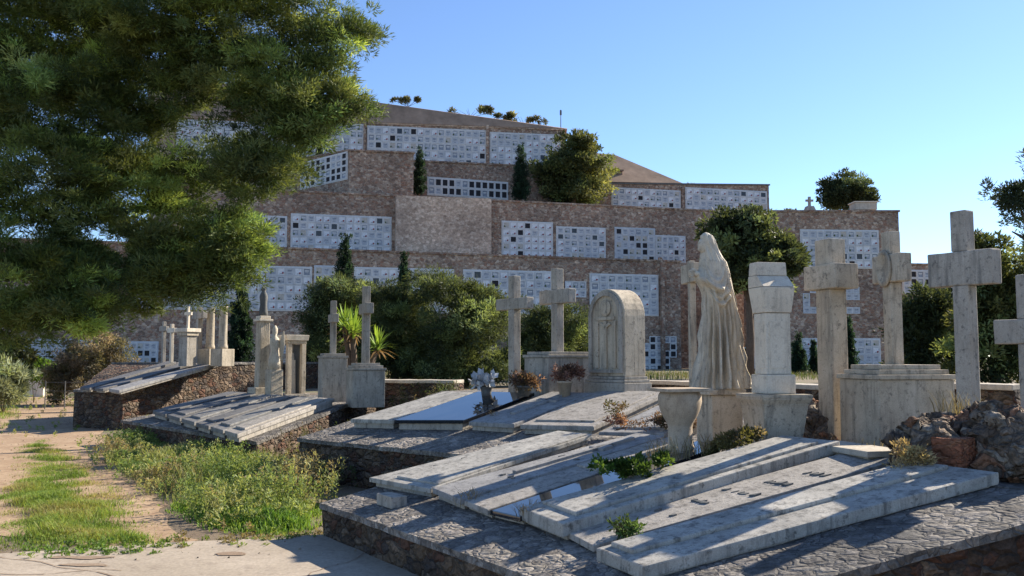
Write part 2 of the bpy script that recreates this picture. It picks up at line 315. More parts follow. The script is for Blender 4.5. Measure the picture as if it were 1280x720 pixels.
# ---------------------------------------------------------------- tomb terraces
class Fr:
    def __init__(s, cpx, z, ang, slope):
        s.c = onz(*cpx, z); a = R(ang); s.ang = a; s.s = math.tan(R(slope))
        s.u = Vector((math.sin(a), -math.cos(a), 0)); s.v = Vector((math.cos(a), math.sin(a), s.s)); s.n = s.u.cross(s.v)
        s.rz = a-math.pi/2
    def P(s, u, v, h=0): return s.c+s.u*u+s.v*v+Vector((0, 0, h))
    def px(s, x, y, h=0): return onpl(x, y, s.c+Vector((0, 0, h)), s.n)
    def uv(s, p, h=0):
        r = p-s.c; return (r.x*s.u.x+r.y*s.u.y, (r.x*s.v.x+r.y*s.v.y))
G1 = Fr((405, 628), .346, 33, 10)
G2 = Fr((375, 547), .60, 47, 12)
G3 = Fr((153, 525), .50, 40, 9)
G4 = Fr((93, 487), .98, 60, 12)
def terrace(label, f, U, V, VB, Ur=None, UB0=None):
    """sloping masonry base with a level strip behind it; Ur: (u at v=0, u at v=V) of its right edge"""
    u0, u1 = Ur or (U, U); t = thing('tomb_terrace', label, 'tomb terrace', (f.c.x, f.c.y, 0), f.rz)
    zb = f.P(0, V).z
    def lvl(u, v): p = f.P(u, 0)+Vector((f.v.x, f.v.y, 0))*v; p.z = zb; return p
    # walls: a closed body whose top faces sit below the paving
    bm = bmesh.new(); ub = u1+(u1-u0)*(VB-V)/V
    ring = [f.P(0, 0, -.05), f.P(u0, 0, -.05), f.P(u1, V, -.05), lvl(ub, VB)-Vector((0, 0, .05)), lvl(UB0 or 0, VB)-Vector((0, 0, .05)), f.P(UB0 or 0, V, -.05)]
    prism(bm, [ring[i] for i in (0, 1, 2, 5)], [Vector((ring[i].x, ring[i].y, -.2)) for i in (0, 1, 2, 5)])
    prism(bm, [ring[i] for i in (5, 2, 3, 4)], [Vector((ring[i].x, ring[i].y, -.2)) for i in (5, 2, 3, 4)])
    bmesh.ops.subdivide_edges(bm, edges=bm.edges[:], cuts=16, use_grid_fill=True)
    for v in bm.verts:
        if v.co.z > -.1: v.co += noise.noise_vector(v.co*3.7)*.03
    part('retaining_wall', bm, M_rub, t, world=True)
    bm = bmesh.new(); e = .03
    P = lambda u, v, h: f.P(u, v, h)
    k = 10
    prism(bm, [P(-e, -e, 0), P(u0+e, -e, 0), P(u1+e, V, 0), P(-e, V, 0)], [P(-e, -e, -.055), P(u0+e, -e, -.055), P(u1+e, V, -.055), P(-e, V, -.055)])
    bmesh.ops.subdivide_edges(bm, edges=bm.edges[:], cuts=24, use_grid_fill=True)
    for v in bm.verts: v.co += Vector((noise.noise(v.co*5)*.014, noise.noise(v.co*5+Vector((9, 0, 0)))*.014, noise.noise(v.co*4)*.012))
    part('paving', bm, M_cob, t, world=True)
    bm = bmesh.new(); q = [lvl(UB0 or -e, V), lvl(u1+e, V), lvl(ub+e, VB), lvl(UB0 or -e, VB)]
    prism(bm, q, [p-Vector((0, 0, .06)) for p in q]); part('level_strip', bm, M_cob, t, world=True)
    return t, zb
a, b = G1.px(1077, 707), G1.px(1280, 652); ua, va = G1.uv(a); ub, vb = G1.uv(b); kk = (ub-ua)/(vb-va)
U0 = ua-kk*va
t1, Z1 = terrace('nearest rubble masonry terrace with cracked stone paving under seven grave slabs', G1, 5, 2.95, 5.6, (U0, U0+kk*2.95))
t2, Z2 = terrace('middle masonry terrace behind the nearest one, dark shaded front above tall weeds', G2, 6.2, 2.9, 5.6)
ue, _ = G3.uv(G3.px(298, 543, .15)); uf, vf = G3.uv(G3.px(420, 498, .15)); uf = ue+(uf-ue)*2.6/vf
t3, Z3 = terrace('low dark masonry terrace beside the weeds, below the small shrine', G3, 5.2, 2.6, 5.4, (ue+.12, uf+.12))
print('G3', ue, uf, vf)
t4, Z4 = terrace('farthest tomb terrace, reddish rubble wall rising beside the dirt path', G4, 1.95, 3.3, 9, UB0=-3)
# ---------------------------------------------------------------- grave slabs
def bil(q, a, b): return (q[0]*(1-a)+q[1]*a)*(1-b)+(q[3]*(1-a)+q[2]*a)*b
def grave(f, quad, lift, th, label, mat, base=True, panel=None, cross=False, marks=0, mirror=False, name='grave_slab', group='sloping grave slabs'):
    q = [f.px(x, y, lift) for x, y in quad]           # FL FR BR BL
    c = (q[0]+q[1]+q[2]+q[3])/4; dz = Vector((0, 0, 1))
    t = thing(name, label, 'grave slab', (c.x, c.y, c.z-lift), f.rz, None)
    bm = bmesh.new(); prism(bm, q, [p-dz*th for p in q], .012 if th > .05 else .006)
    if not mirror: rough_up(bm, .003, 4)
    so_ = part('slab', bm, mat, t, world=True)
    if base:
        bm = bmesh.new(); i = .04
        qq = [bil(q, a, b)-dz*th for a, b in ((i, i/2), (1-i, i/2), (1-i, 1-i/2), (i, 1-i/2))]
        hh = max(.02, lift-th-.004)
        prism(bm, qq, [p-dz*hh for p in qq], .006); part('plinth', bm, M_mon2, t, world=True)
    if panel:
        a0, a1, b0, b1, h = panel
        qq = [bil(q, a, b)+dz*h for a, b in ((a0, b0), (a1, b0), (a1, b1), (a0, b1))]
        bm = bmesh.new(); prism(bm, qq, [p-dz*(h+.004) for p in qq], min(.012, h*.4)); part('raised_panel', bm, mat, so_, root=t, world=True)
    if cross:
        b0, b1, am = cross; bm = bmesh.new()
        for (a_, c_, d_, e_) in ((.44, .56, b0, b1), (.27, .73, b1-am, b1-am+.055)):
            qq = [bil(q, a, b)+dz*.03 for a, b in ((a_, d_), (c_, d_), (c_, e_), (a_, e_))]
            prism(bm, qq, [p-dz*.034 for p in qq], .004)
        part('carved_cross', bm, mat, so_, root=t, world=True)
    if marks:
        bm = bmesh.new(); r = random.Random(len(label)*7+marks)
        for k in range(marks):
            b0 = .25+.6*k/marks; a0 = .2+.1*r.random(); x = a0
            while x < .8:
                ln = .02+.10*r.random()**2
                if r.random() < .45:
                    h = .006+.010*r.random(); qq = [bil(q, a, b)+dz*h for a, b in ((x, b0), (x+ln, b0+.01), (x+ln*.9, b0+.014+.02*r.random()), (x, b0+.014))]
                    prism(bm, qq, [p-dz*(h+.003) for p in qq])
                x += ln+.012
        part('lettering', bm, M_dark if not mirror else M_nf, so_, root=t, world=True)
    return t
# nearest terrace, left to right
grave(G1, [(462, 597), (538, 611), (740, 543), (698, 538)], .10, .045, 'leftmost slab of the nearest terrace, pale with a slanting grey edge', M_slab, panel=(.3, .97, .05, .97, .02), marks=4)
grave(G1, [(541, 610), (576, 624), (832, 545), (796, 541)], .11, .05, 'narrow grey slab second from left on the nearest terrace', M_slab2, cross=(.3, .9, .2), marks=2)
grave(G1, [(579, 625), (610, 637), (868, 551), (835, 546)], .09, .045, 'narrow worn slab directly left of the near polished one', M_slabw, panel=(.1, .9, .5, .95, .02))
grave(G1, [(611, 637), (650, 646), (905, 556), (871, 551)], .08, .04, 'polished dark slab reflecting blue sky, on the nearest terrace', M_mirror, mirror=True)
grave(G1, [(649, 634), (703, 655), (1050, 551), (978, 544)], .14, .10, 'thick pale raised slab, in the centre of the nearest terrace', M_slab, panel=(.12, .88, .06, .94, .025), cross=False, marks=3)
grave(G1, [(704, 662), (742, 682), (1133, 572), (1058, 565)], .06, .045, 'low worn slab with dark metal relief, second from right on the nearest terrace', M_slabw, marks=5)
g7 = grave(G1, [(745, 685), (804, 708), (1249, 590), (1140, 576)], .095, .085, 'broad smooth pale slab at the right edge of the nearest terrace', M_slab, panel=(.08, .55, .03, .97, .03))
# middle terrace
grave(G2, [(438, 524), (492, 525), (592, 490), (556, 489)], .14, .06, 'pale slab at the left end of the middle terrace', M_slab)
grave(G2, [(493, 525), (580, 525), (668, 491), (598, 489)], .15, .05, 'polished dark slab reflecting blue sky, on the middle terrace', M_mirror, mirror=True)
grave(G2, [(586, 527), (642, 530), (742, 491), (690, 489)], .13, .06, 'grey slab just right of the polished slab on the middle terrace', M_slab2, cross=(.25, .85, .2))
grave(G2, [(650, 531), (742, 533), (838, 488), (746, 489)], .13, .06, 'broad worn slab in front of the round topped tombstone', M_slabw, panel=(.1, .9, .1, .9, .02), marks=7)
grave(G2, [(748, 540), (830, 541), (905, 505), (842, 498)], .12, .06, 'grey slab with dry flowers, beside the stone urn', M_slab2, panel=(.1, .9, .1, .9, .02))
# third and fourth terraces
G3L = ['leftmost slab of the low terrace below the shrine', 'second slab from left on the low terrace below the shrine', 'third slab from left on the low terrace below the shrine', 'fourth slab from left on the low terrace below the shrine', 'fifth slab from left on the low terrace, beside the lit edge slab', 'rightmost slab of the low terrace, with a lit near edge']
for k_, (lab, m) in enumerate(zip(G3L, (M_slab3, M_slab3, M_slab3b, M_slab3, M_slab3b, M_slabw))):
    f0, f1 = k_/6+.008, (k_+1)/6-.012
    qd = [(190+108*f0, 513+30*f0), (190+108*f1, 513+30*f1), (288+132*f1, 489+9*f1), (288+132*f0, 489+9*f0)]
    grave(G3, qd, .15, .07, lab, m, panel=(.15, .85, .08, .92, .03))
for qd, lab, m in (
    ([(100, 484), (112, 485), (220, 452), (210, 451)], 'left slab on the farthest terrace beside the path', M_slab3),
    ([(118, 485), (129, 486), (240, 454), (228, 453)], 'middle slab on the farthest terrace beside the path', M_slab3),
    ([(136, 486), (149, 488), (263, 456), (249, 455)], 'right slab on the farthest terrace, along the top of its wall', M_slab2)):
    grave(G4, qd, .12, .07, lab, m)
# ---------------------------------------------------------------- monuments
def sp(px, py, D): return at(px, py, D)
def mon(name, label, cat, px, D, z, f, drz=-18, group=None):
    p = at(px, 450, D); return thing(name, label, cat, (p.x, D, z), f.rz+R(drz), group)
def cross(label, px, D, z0, f, ytop, sw, sd, span, arm, ah, ad=None, mat=M_mon, base=None, ybase=None, med=False, drz=-18, taper=.0):
    """ytop: pixel of top; sw/sd shaft width/depth; arm: pixel y of arm centre; ah arm height; base=(w,d,ytop_px, steps)"""
    if 'heavy dark' not in label: sw *= .74; sd *= .74; ad = ad*.8 if ad else sd*1.05
    t = mon('stone_cross', label, 'cross', px, D, z0, f, drz)
    zt = at(px, ytop, D).z-z0; za = at(px, arm, D).z-z0; zb = 0
    if base:
        bw, bd, by, steps = base; zb = at(px, by, D).z-z0; bm = bmesh.new()
        box(bm, -bw/2, bw/2, -bd/2, bd/2, -.05, zb-.09, .012); rough_up(bm, .004, 5); pd_ = part('pedestal', bm, mat, t)
        for k in range(steps):
            o = -.02+.05*k; bm = bmesh.new(); box(bm, -bw/2+o, bw/2-o, -bd/2+o, bd/2-o, zb-.088+.046*k, zb-.044+.046*k, .008); part('cap_moulding', bm, mat, pd_)
        zb += .046*(steps-2)+.004
    ad = ad or sd*.98
    bm = bmesh.new(); box(bm, -sw/2, sw/2, -sd/2, sd/2, zb-.02, za-ah/2, .012, taper); rough_up(bm, .004, 5, 3)
    box(bm, -sw/2+taper, sw/2-taper, -sd/2+taper, sd/2-taper, za+ah/2, zt, .012); part('shaft', bm, mat, t)
    bm = bmesh.new(); box(bm, -span/2, span/2, -ad/2-.004, ad/2+.004, za-ah/2, za+ah/2, .014); rough_up(bm, .004, 5, 3); cb_ = part('crossbar', bm, mat, t)
    if med:
        bm = bmesh.new(); lathe(bm, [(.13, 0), (.145, .015), (.14, .03), (.11, .035), (.10, .02)], 28)
        bm.transform(Matrix.Translation((0, -ad/2-.002, za)) @ Matrix.Rotation(R(90), 4, 'X') @ Matrix.Diagonal((.85, 1.25, 1, 1))); part('medallion', bm, mat, cb_, smooth=True)
    return t
def s_(D): return D/F
cross('tall plain stone cross standing highest at the right, against the sky', 1209, 8.0, Z1, G1, 264, .20, .17, .60, 336, .30, .175, M_mon2, drz=-2)
cross('stone cross with an oval medallion on a broad stepped pedestal', 1118, 8.9, Z1, G1, 290, .19, .16, .44, 336, .27, .17, M_mon, base=(.68, .78, 462, 3), med=True, drz=-22)
cross('stone cross with heavy dark crossbar between the headless pillar and the medallion cross', 1041, 9.4, Z1, G1, 300, .23, .2, .50, 347, .25, .28, M_mon, drz=-14)
cross('slim stone cross half hidden behind the veiled statue', 866, 10.8, Z1, G1, 326, .12, .10, .46, 342, .22, .13, M_mon, drz=-24)
cross('stone cross cut by the right edge of the photo, low crossbar', 1290, 7.4, Z1, G1, 343, .2, .17, .62, 414, .2, .18, M_mon2)
cross('plain grey stone cross left of the cross on the rough pedestal', 643, 14.6, Z2, G2, 345, .20, .19, .85, 380, .18, .17, M_mon2, drz=-12)
cross('stone cross on a rough block pedestal beside the round topped tombstone', 697, 14.3, Z2, G2, 336, .20, .19, .78, 371, .22, .18, M_mon2, base=(.66, .8, 440, 2), drz=-14)
cross('grey stone cross on a panelled pedestal in front of the yucca', 457, 17.6, Z3, G3, 358, .21, .18, .62, 386, .2, .18, M_mon2, base=(.6, .62, 457, 3), drz=-18)
cross('thin shaded cross on a dark block, left of the yucca', 416, 18.8, Z3, G3, 376, .17, .15, .5, 398, .17, .15, M_mon2, base=(.5, .5, 442, 2))
# pillar tombstone with wedge head
t = mon('pillar_tombstone', 'pale pillar tombstone with a wedge shaped head on a flared pedestal', 'tombstone', 966, 9.0, Z1, G1, -20)
k = 9.0/F; z = lambda y: at(966, y, 9.0).z-Z1
bm = bmesh.new()  # flared pedestal
lathe(bm, [(.36, -.05), (.33, .08), (.33, .14), (.40, z(505)), (.455, z(497)), (.455, z(492))], 4)
bmesh.ops.rotate(bm, verts=bm.verts, cent=(0, 0, 0), matrix=Matrix.Rotation(R(45), 3, 'Z')); bmesh.ops.bevel(bm, geom=bm.edges[:], offset=.01, segments=2, affect='EDGES'); rough_up(bm, .003); bmesh.ops.scale(bm, vec=(.84, .84, 1), verts=bm.verts); part('pedestal', bm, M_mon, t)
bm = bmesh.new(); box(bm, -.2, .2, -.2, .2, z(491.7), z(468), .012); bmesh.ops.scale(bm, vec=(.77, .77, 1), verts=bm.verts); part('base_block', bm, M_white, t)
bm = bmesh.new(); box(bm, -.155, .155, -.17, .17, z(467.8), z(392), .012); bmesh.ops.scale(bm, vec=(.77, .77, 1), verts=bm.verts); part('pillar', bm, M_white, t)
bm = bmesh.new(); box(bm, -.11, .11, -.176, -.165, z(460), z(402), .003); box(bm, .16-.008, .16+.002, -.12, .12, z(460), z(402), .002); bmesh.ops.scale(bm, vec=(.77, .77, 1), verts=bm.verts); part('inset_panel', bm, M_white, t)
bm = bmesh.new()
prism(bm, [(-.2, -.22, z(360)), (.2, -.22, z(360)), (.2, .22, z(360)), (-.2, .22, z(360))], [(-.17, -.18, z(391.5)), (.17, -.18, z(391.5)), (.17, .18, z(391.5)), (-.17, .18, z(391.5))], .01)
bmesh.ops.scale(bm, vec=(.77, .77, 1), verts=bm.verts); part('head_block', bm, M_white, t)
bm = bmesh.new()
prism(bm, [(-.198, -.215, z(345)), (.03, -.215, z(345)), (.03, .215, z(345)), (-.198, .215, z(345))], [(-.199, -.218, z(359.6)), (.199, -.218, z(359.6)), (.199, .218, z(359.6)), (-.199, .218, z(359.6))], .006)
prism(bm, [(-.19, -.20, z(328)), (.02, -.20, z(328)), (.02, .20, z(328)), (-.19, .20, z(328))], [(-.197, -.21, z(344.6)), (.027, -.21, z(344.6)), (.027, .21, z(344.6)), (-.197, .21, z(344.6))], .008)
bmesh.ops.scale(bm, vec=(.77, .77, 1), verts=bm.verts); part('wedge_top', bm, M_white, t)
# round topped tombstone
D = 13.6; t = mon('round_topped_tombstone', 'thick round topped tombstone with an arched carved niche on its face', 'tombstone', 771, D, Z2, G2, -12)
z = lambda y: at(771, y, D).z-Z2
def arch_pts(w, z0, z1, seg=14): return [(-w, z0)]+[(w, z0)]+[(w*math.cos(math.pi*i/seg), z1-w+w*math.sin(math.pi*i/seg)) for i in range(seg+1)]
def arch_prism(bm, w, z0, z1, y0, y1, bev=0): prism(bm, [(x, y0, zz) for x, zz in arch_pts(w, z0, z1)], [(x, y1, zz) for x, zz in arch_pts(w, z0, z1)], bev)
zt = z(362); bm = bmesh.new(); arch_prism(bm, .40, z(470), zt, -.2, .2, .012); rough_up(bm, .004, 4); part('arched_stone', bm, M_mon, t)
bm = bmesh.new()
o_ = arch_pts(.37, z(466), zt-.03); i_ = arch_pts(.30, z(462), zt-.10)
n = len(o_); A = [bm.verts.new((x, -.235, zz)) for x, zz in o_]; B = [bm.verts.new((x, -.235, zz)) for x, zz in i_]; C_ = [bm.verts.new((x, -.198, zz)) for x, zz in o_]; E_ = [bm.verts.new((x, -.198, zz)) for x, zz in i_]
for i in range(n):
    j = (i+1) % n; bm.faces.new((A[i], A[j], B[j], B[i])); bm.faces.new((A[i], C_[i], C_[j], A[j])); bm.faces.new((B[i], B[j], E_[j], E_[i])); bm.faces.new((C_[i], E_[i], E_[j], C_[j]))
part('arch_moulding', bm, M_mon2, t)
bm = bmesh.new(); lathe(bm, [(.10, 0), (.12, .02), (.09, .03)], 20); bm.transform(Matrix.Translation((0, -.2, zt-.28)) @ Matrix.Rotation(R(90), 4, 'X'))
box(bm, -.2, .2, -.225, -.198, zt-.46, zt-.41, .005); box(bm, -.03, .03, -.23, -.198, z(460), zt-.47, .006)
for sx in (-1, 1): box(bm, sx*.19-.035, sx*.19+.035, -.225, -.198, z(460), zt-.47, .005)
for sx in (-1, 1): box(bm, -.02, .12, -.232, -.2, -.02, .02, .004, M=Matrix.Translation((0, 0, zt-.56)) @ Matrix.Rotation(R(-25 if sx > 0 else 205), 4, 'Y'))
part('carved_relief', bm, M_mon, t)
bm = bmesh.new(); box(bm, -.46, .46, -.26, .26, -.05, z(478), .01); box(bm, -.44, .44, -.245, .245, z(477.7), z(474), .01); box(bm, -.42, .42, -.22, .22, z(473.7), z(470.2), .008); part('base_moulding', bm, M_mon2, t)
# urn
D = 8.9; t = mon('stone_urn', 'brown stone urn with a square top slab, in front of the veiled statue', 'urn', 849, D, Z1, G1)
z = lambda y: at(849, y, D).z-Z1
bm = bmesh.new(); lathe(bm, [(.13, -.02), (.14, .05), (.12, .08), (.115, z(534)), (.125, z(529)), (.16, z(521)), (.19, z(512)), (.21, z(502)), (.205, z(494)), (.185, z(489.5))], 28); part('bowl', bm, M_urn, t, smooth=True)
bm = bmesh.new(); box(bm, -.24, .24, -.24, .24, z(489.3), z(485), .008); part('top_slab', bm, M_urn, t)
bm = bmesh.new(); box(bm, -.19, .19, -.19, .19, -.06, -.005+.03, .008); part('foot', bm, M_urn, t)
# veiled statue
def statue():
    D = 9.8; px = 898; t = mon('statue', 'life size marble statue of a veiled mourning woman, head bowed, on a square pedestal', 'statue', px, D, Z1, G1, -16)
    z = lambda y: at(px, y, D).z-Z1
    zb = z(486)
    bm = bmesh.new(); box(bm, -.17, .17, -.18, .18, -.05, zb-.06, .012); rough_up(bm, .003); part('pedestal', bm, M_mon, t)
    bm = bmesh.new(); box(bm, -.20, .20, -.23, .21, zb-.058, zb, .01); part('pedestal_cap', bm, M_mon, t)
    # robe and veil: one continuous lofted body. local -y is the front
    Hh = z(291)-zb; NZ, NA = 130, 144
    prof = [  # h, centre y (front negative), radius side, radius front/back
        (0.0, .02, .265, .29), (.03, .02, .25, .275), (.12, .025, .215, .235), (.3, .03, .195, .21), (.45, .03, .195, .20), (.56, .02, .20, .205), (.66, -.015, .20, .215), (.74, -.035, .19, .205),
        (.80, -.05, .17, .185), (.84, -.07, .14, .155), (.875, -.085, .115, .13), (.91, -.105, .10, .118), (.945, -.12, .092, .108), (.975, -.13, .07, .085), (.993, -.135, .035, .042), (1.0, -.137, .004, .004)]
    def pr(h):
        for a, b in zip(prof, prof[1:]):
            if h <= b[0]:
                f = (h-a[0])/(b[0]-a[0]); f = f*f*(3-2*f)*.4+f*.6; return [a[i]+(b[i]-a[i])*f for i in (1, 2, 3)]
        return prof[-1][1:]
    bm = bmesh.new(); rings = []
    for j in range(NZ+1):
        h = (j/NZ)**.92 if j < NZ else 1; cy, rs, rf = pr(h); ring = []
        for i in range(NA):
            a = 2*math.pi*i/NA; x = math.sin(a); y = -math.cos(a)      # a=0 front
            amp = (1-sm((h-.42)/.25))*.9+.12
            w1 = math.sin(a*11+h*2.2+.8*math.sin(a*3)); w2 = math.sin(a*19-h*4+1.3*math.sin(a*2+h*3))
            fold = amp*(.072*(1-abs(w1))**1.3*2-.055+.024*w2)*(1.2-h*.8)
            # mantle swags: diagonal ridges crossing the torso
            sw = 0
            for s0, am in ((.53, .06), (.575, .048), (.625, .04), (.68, .03)):
                hc = s0+.16*((a-1.25)/.8)**2; sw += am*math.exp(-((h-hc)/.014)**2)*math.exp(-((a-1.25)/1.0)**4)*(1-sm((h-.80)/.05))
            # long veil edge from the shoulder down to the hem
            ve = .024*math.exp(-(((a if a < math.pi else a-2*math.pi)-(1.15-.35*h))/.10)**2)*sm((h-.02)/.1)*(1-sm((h-.86)/.05))
            ve2 = .018*math.exp(-(((a if a < math.pi else a-2*math.pi)+1.0)/.12)**2)*(1-sm((h-.86)/.05))
            # forearms folded in front
            af = a if a < math.pi else a-2*math.pi
            arm = .07*math.exp(-((h-.70)/.045)**2)*math.exp(-(af/.75)**2)
            arm += .055*math.exp(-((h-(.63+.07*math.cos(a*1.2)))/.035)**2)*math.exp(-((a-1.0)/.7)**4)-.03*math.exp(-((h-(.585+.07*math.cos(a*1.2)))/.02)**2)*math.exp(-((a-1.0)/.7)**4)
            up = sm((h-.8)/.08)
            # hood: opening hollow at the face
            face = -.055*math.exp(-((h-.915)/.035)**2)*math.exp(-(af/.42)**2)
            hoodfold = up*.006*math.sin(a*9+h*30)
            d = fold+sw+ve+ve2+arm+face+hoodfold+.004*noise.noise(Vector((x*3, y*3, h*9)))
            if h > .985: d *= .1
            rs_, rf_ = rs*(.76+.06*(1-h)), rf*(.78+.06*(1-h)); ring.append(bm.verts.new((x*(rs_+d*.85), cy*.9+y*(rf_+d*.85), zb+.001+h*Hh)))
        rings.append(ring)
    for a, b in zip(rings, rings[1:]):
        for i in range(NA): bm.faces.new((a[i], a[(i+1) % NA], b[(i+1) % NA], b[i]))
    bm.faces.new(rings[0][::-1]); bm.faces.new(rings[-1])
    part('draped_figure', bm, M_stat, t, smooth=True)
    # face inside the hood
    bm = bmesh.new(); bmesh.ops.create_uvsphere(bm, u_segments=28, v_segments=20, radius=1)
    for v in bm.verts:
        x, y, q = v.co; d = 0
        if y < 0:
            d += .30*math.exp(-(x/.16)**2-((q+.12)/.25)**2)*(1.0 if q > -.35 else .6)          # nose
            d -= .10*sum(math.exp(-((x-e)/.16)**2-((q-.12)/.12)**2) for e in (-.38, .38))    # eye sockets
            d += .08*math.exp(-(x/.28)**2-((q+.48)/.08)**2)-.06*math.exp(-(x/.3)**2-((q+.55)/.04)**2)  # lips
            d += .10*math.exp(-(x/.3)**2-((q+.85)/.15)**2)                                     # chin
            d += .06*math.exp(-((abs(x)-.35)/.25)**2-((q-.3)/.07)**2)                          # brows
        v.co = Vector((x*.056, (y-d)*.064, q*.090))
    bm.transform(Matrix.Translation((0, -.150, zb+.907*Hh)) @ Matrix.Rotation(R(18), 4, 'X')); part('face', bm, M_stat, t, smooth=True)
    # clasped hands with separate fingers
    hd = None
    for sx in (-1, 1):
        bm = bmesh.new(); hz = zb+.73*Hh; c = Vector((sx*.020, -.245, hz))
        tube(bm, [c+Vector((sx*.06, .06, -.03)), c+Vector((sx*.03, .025, -.012)), c, c+Vector((-sx*.006, -.03, .012))], [.028, .026, .03, .024], 10)
        for k in range(4):
            b0 = c+Vector((-sx*.004, -.03, .03-.019*k)); ln = (.062, .07, .066, .052)[k]
            tube(bm, [b0, b0+Vector((-sx*.006, -ln*.45, .008)), b0+Vector((-sx*.03, -ln*.72, .004)), b0+Vector((-sx*.052, -ln*.62, -.004))], [.0095, .009, .0082, .006], 8)
        tube(bm, [c+Vector((0, -.005, .022)), c+Vector((-sx*.008, -.028, .048)), c+Vector((-sx*.02, -.05, .056))], [.011, .010, .007], 8)
        part('hand', bm, M_stat, t, smooth=True)
statue()
# shrine, figured column and the far crosses on the third/fourth terraces
D = 20.5; t = mon('grave_shrine', 'small open stone shrine with a white slab roof and posts', 'shrine', 364, D, Z3, G3, 0)
z = lambda y: at(364, y, D).z-Z3
bm = bmesh.new(); box(bm, -.30, .30, -.26, .26, z(426), z(419), .01, -.015); part('roof', bm, M_white, t)
bm = bmesh.new(); box(bm, -.27, .27, -.23, .23, z(430), z(426.3), .01); part('lintel', bm, M_mon, t)
for x in (-.22, .22):
    for y in (-.17, .17): bm = bmesh.new(); box(bm, x-.05, x+.05, y-.05, y+.05, .1, z(430.2), .008); part('post', bm, M_mon, t)
bm = bmesh.new(); box(bm, -.19, .19, .13, .17, .1, z(431), .005); part('back_panel', bm, M_dark, t)
bm = bmesh.new(); box(bm, -.08, .08, -.05, .08, .1, z(450), .01, .01); box(bm, -.05, .05, -.03, .05, z(450), z(441), .01, .01); part('pedestal_block', bm, M_white, t)
bm = bmesh.new(); box(bm, -.34, .34, -.29, .29, -.1, .098, .01); part('base', bm, M_mon2, t)
D = 20; t = mon('figured_column', 'stone column with moulded cap carrying a thin dark bronze figure', 'column', 328, D, Z3, G3, 0)
z = lambda y: at(328, y, D).z-Z3
bm = bmesh.new(); box(bm, -.13, .13, -.13, .13, -.1, z(402), .015, .02); rough_up(bm, .01, 6, 4); part('shaft', bm, M_mon, t)
bm = bmesh.new(); box(bm, -.16, .16, -.16, .16, z(401.8), z(399), .01); box(bm, -.12, .12, -.12, .12, z(398.8), z(395), .01); part('capital', bm, M_white, t)
bm = bmesh.new(); lathe(bm, [(.10, z(395)), (.09, z(390)), (.07, z(380)), (.085, z(371)), (.075, z(367)), (.035, z(364.5)), (.05, z(362)), (.05, z(359)), (.02, z(356.5))], 14); rough_up(bm, .012, 14); part('bronze_figure', bm, M_dark, t, smooth=True)
bm = bmesh.new(); box(bm, -.2, .2, -.24, .2, -.1, .25, .012); part('base', bm, M_mon, t)
D = 19.6; t = mon('small_angel', 'small pale carved angel standing between the column and the shrine', 'statue', 343, D, Z3, G3, 0)
z = lambda y: at(343, y, D).z-Z3
bm = bmesh.new(); box(bm, -.14, .14, -.14, .14, -.1, z(462), .015); part('pedestal', bm, M_mon, t)
bm = bmesh.new(); lathe(bm, [(.14, z(462)), (.12, z(450)), (.09, z(438)), (.105, z(428)), (.09, z(423)), (.035, z(420)), (.055, z(416)), (.055, z(411)), (.02, z(407))], 16); rough_up(bm, .012, 12); part('draped_figure', bm, M_stat, t, smooth=True)
for sx in (-1, 1):
    bm = bmesh.new(); prism(bm, [(sx*.04, .09, z(428)), (sx*.2, .12, z(414)), (sx*.22, .13, z(432)), (sx*.12, .12, z(450))], [(sx*.04, .06, z(428)), (sx*.2, .10, z(414)), (sx*.22, .11, z(432)), (sx*.12, .09, z(450))]); part('wing', bm, M_stat, t)
def fcross(label, px, D, yt, arm, sw, span, mat, base=None): cross(label, px, D, Z4, G4, yt, sw, sw*.9, span, arm, sw*1.0, None, mat, base=base)
fcross('slim cross at the left end of the farthest row of monuments', 204, 27, 402, 411, .14, .5, M_mon2)
fcross('pale slim cross left of the lantern tomb', 214, 26, 405, 413, .13, .5, M_white)
fcross('cross between the lantern tomb and the first broken column', 248, 25.5, 384, 394, .20, .7, M_mon2)
D = 25; t = mon('lantern_tomb', 'tall lantern shaped tomb with a pale flat cap and thin cross finial', 'tomb', 234, D, Z4, G4, 0)
z = lambda y: at(234, y, D).z-Z4
bm = bmesh.new(); box(bm, -.16, .16, -.16, .16, -.1, z(420), .012); part('shaft', bm, M_mon2, t)
bm = bmesh.new(); box(bm, -.20, .20, -.20, .20, z(419.8), z(415.5), .01); part('neck', bm, M_mon, t)
bm = bmesh.new(); box(bm, -.24, .24, -.24, .24, z(415.2), z(410.5), .01); part('cap', bm, M_white, t)
bm = bmesh.new(); box(bm, -.03, .03, -.03, .03, z(410.3), z(383), .005); box(bm, -.13, .13, -.028, .028, z(394), z(390), .004); part('cross_finial', bm, M_white, t)
for px, lab, D, y0 in ((262, 'left broken stone column on a block, farthest row', 25.5, 385), (278, 'right broken stone column on a block, beside a cypress', 25, 383)):
    t = mon('memorial_column', lab, 'column', px, D, Z4, G4, 0); z = lambda y: at(px, y, D).z-Z4
    bm = bmesh.new(); lathe(bm, [(.135, z(436)), (.13, z(433)), (.115, z(430)), (.105, z(y0+3)), (.12, z(y0+2)), (.12, z(y0))], 20); part('shaft', bm, M_mon, t, smooth=True)
    bm = bmesh.new(); box(bm, -.22, .22, -.22, .22, -.1, z(436.2), .012); part('pedestal', bm, M_mon, t)
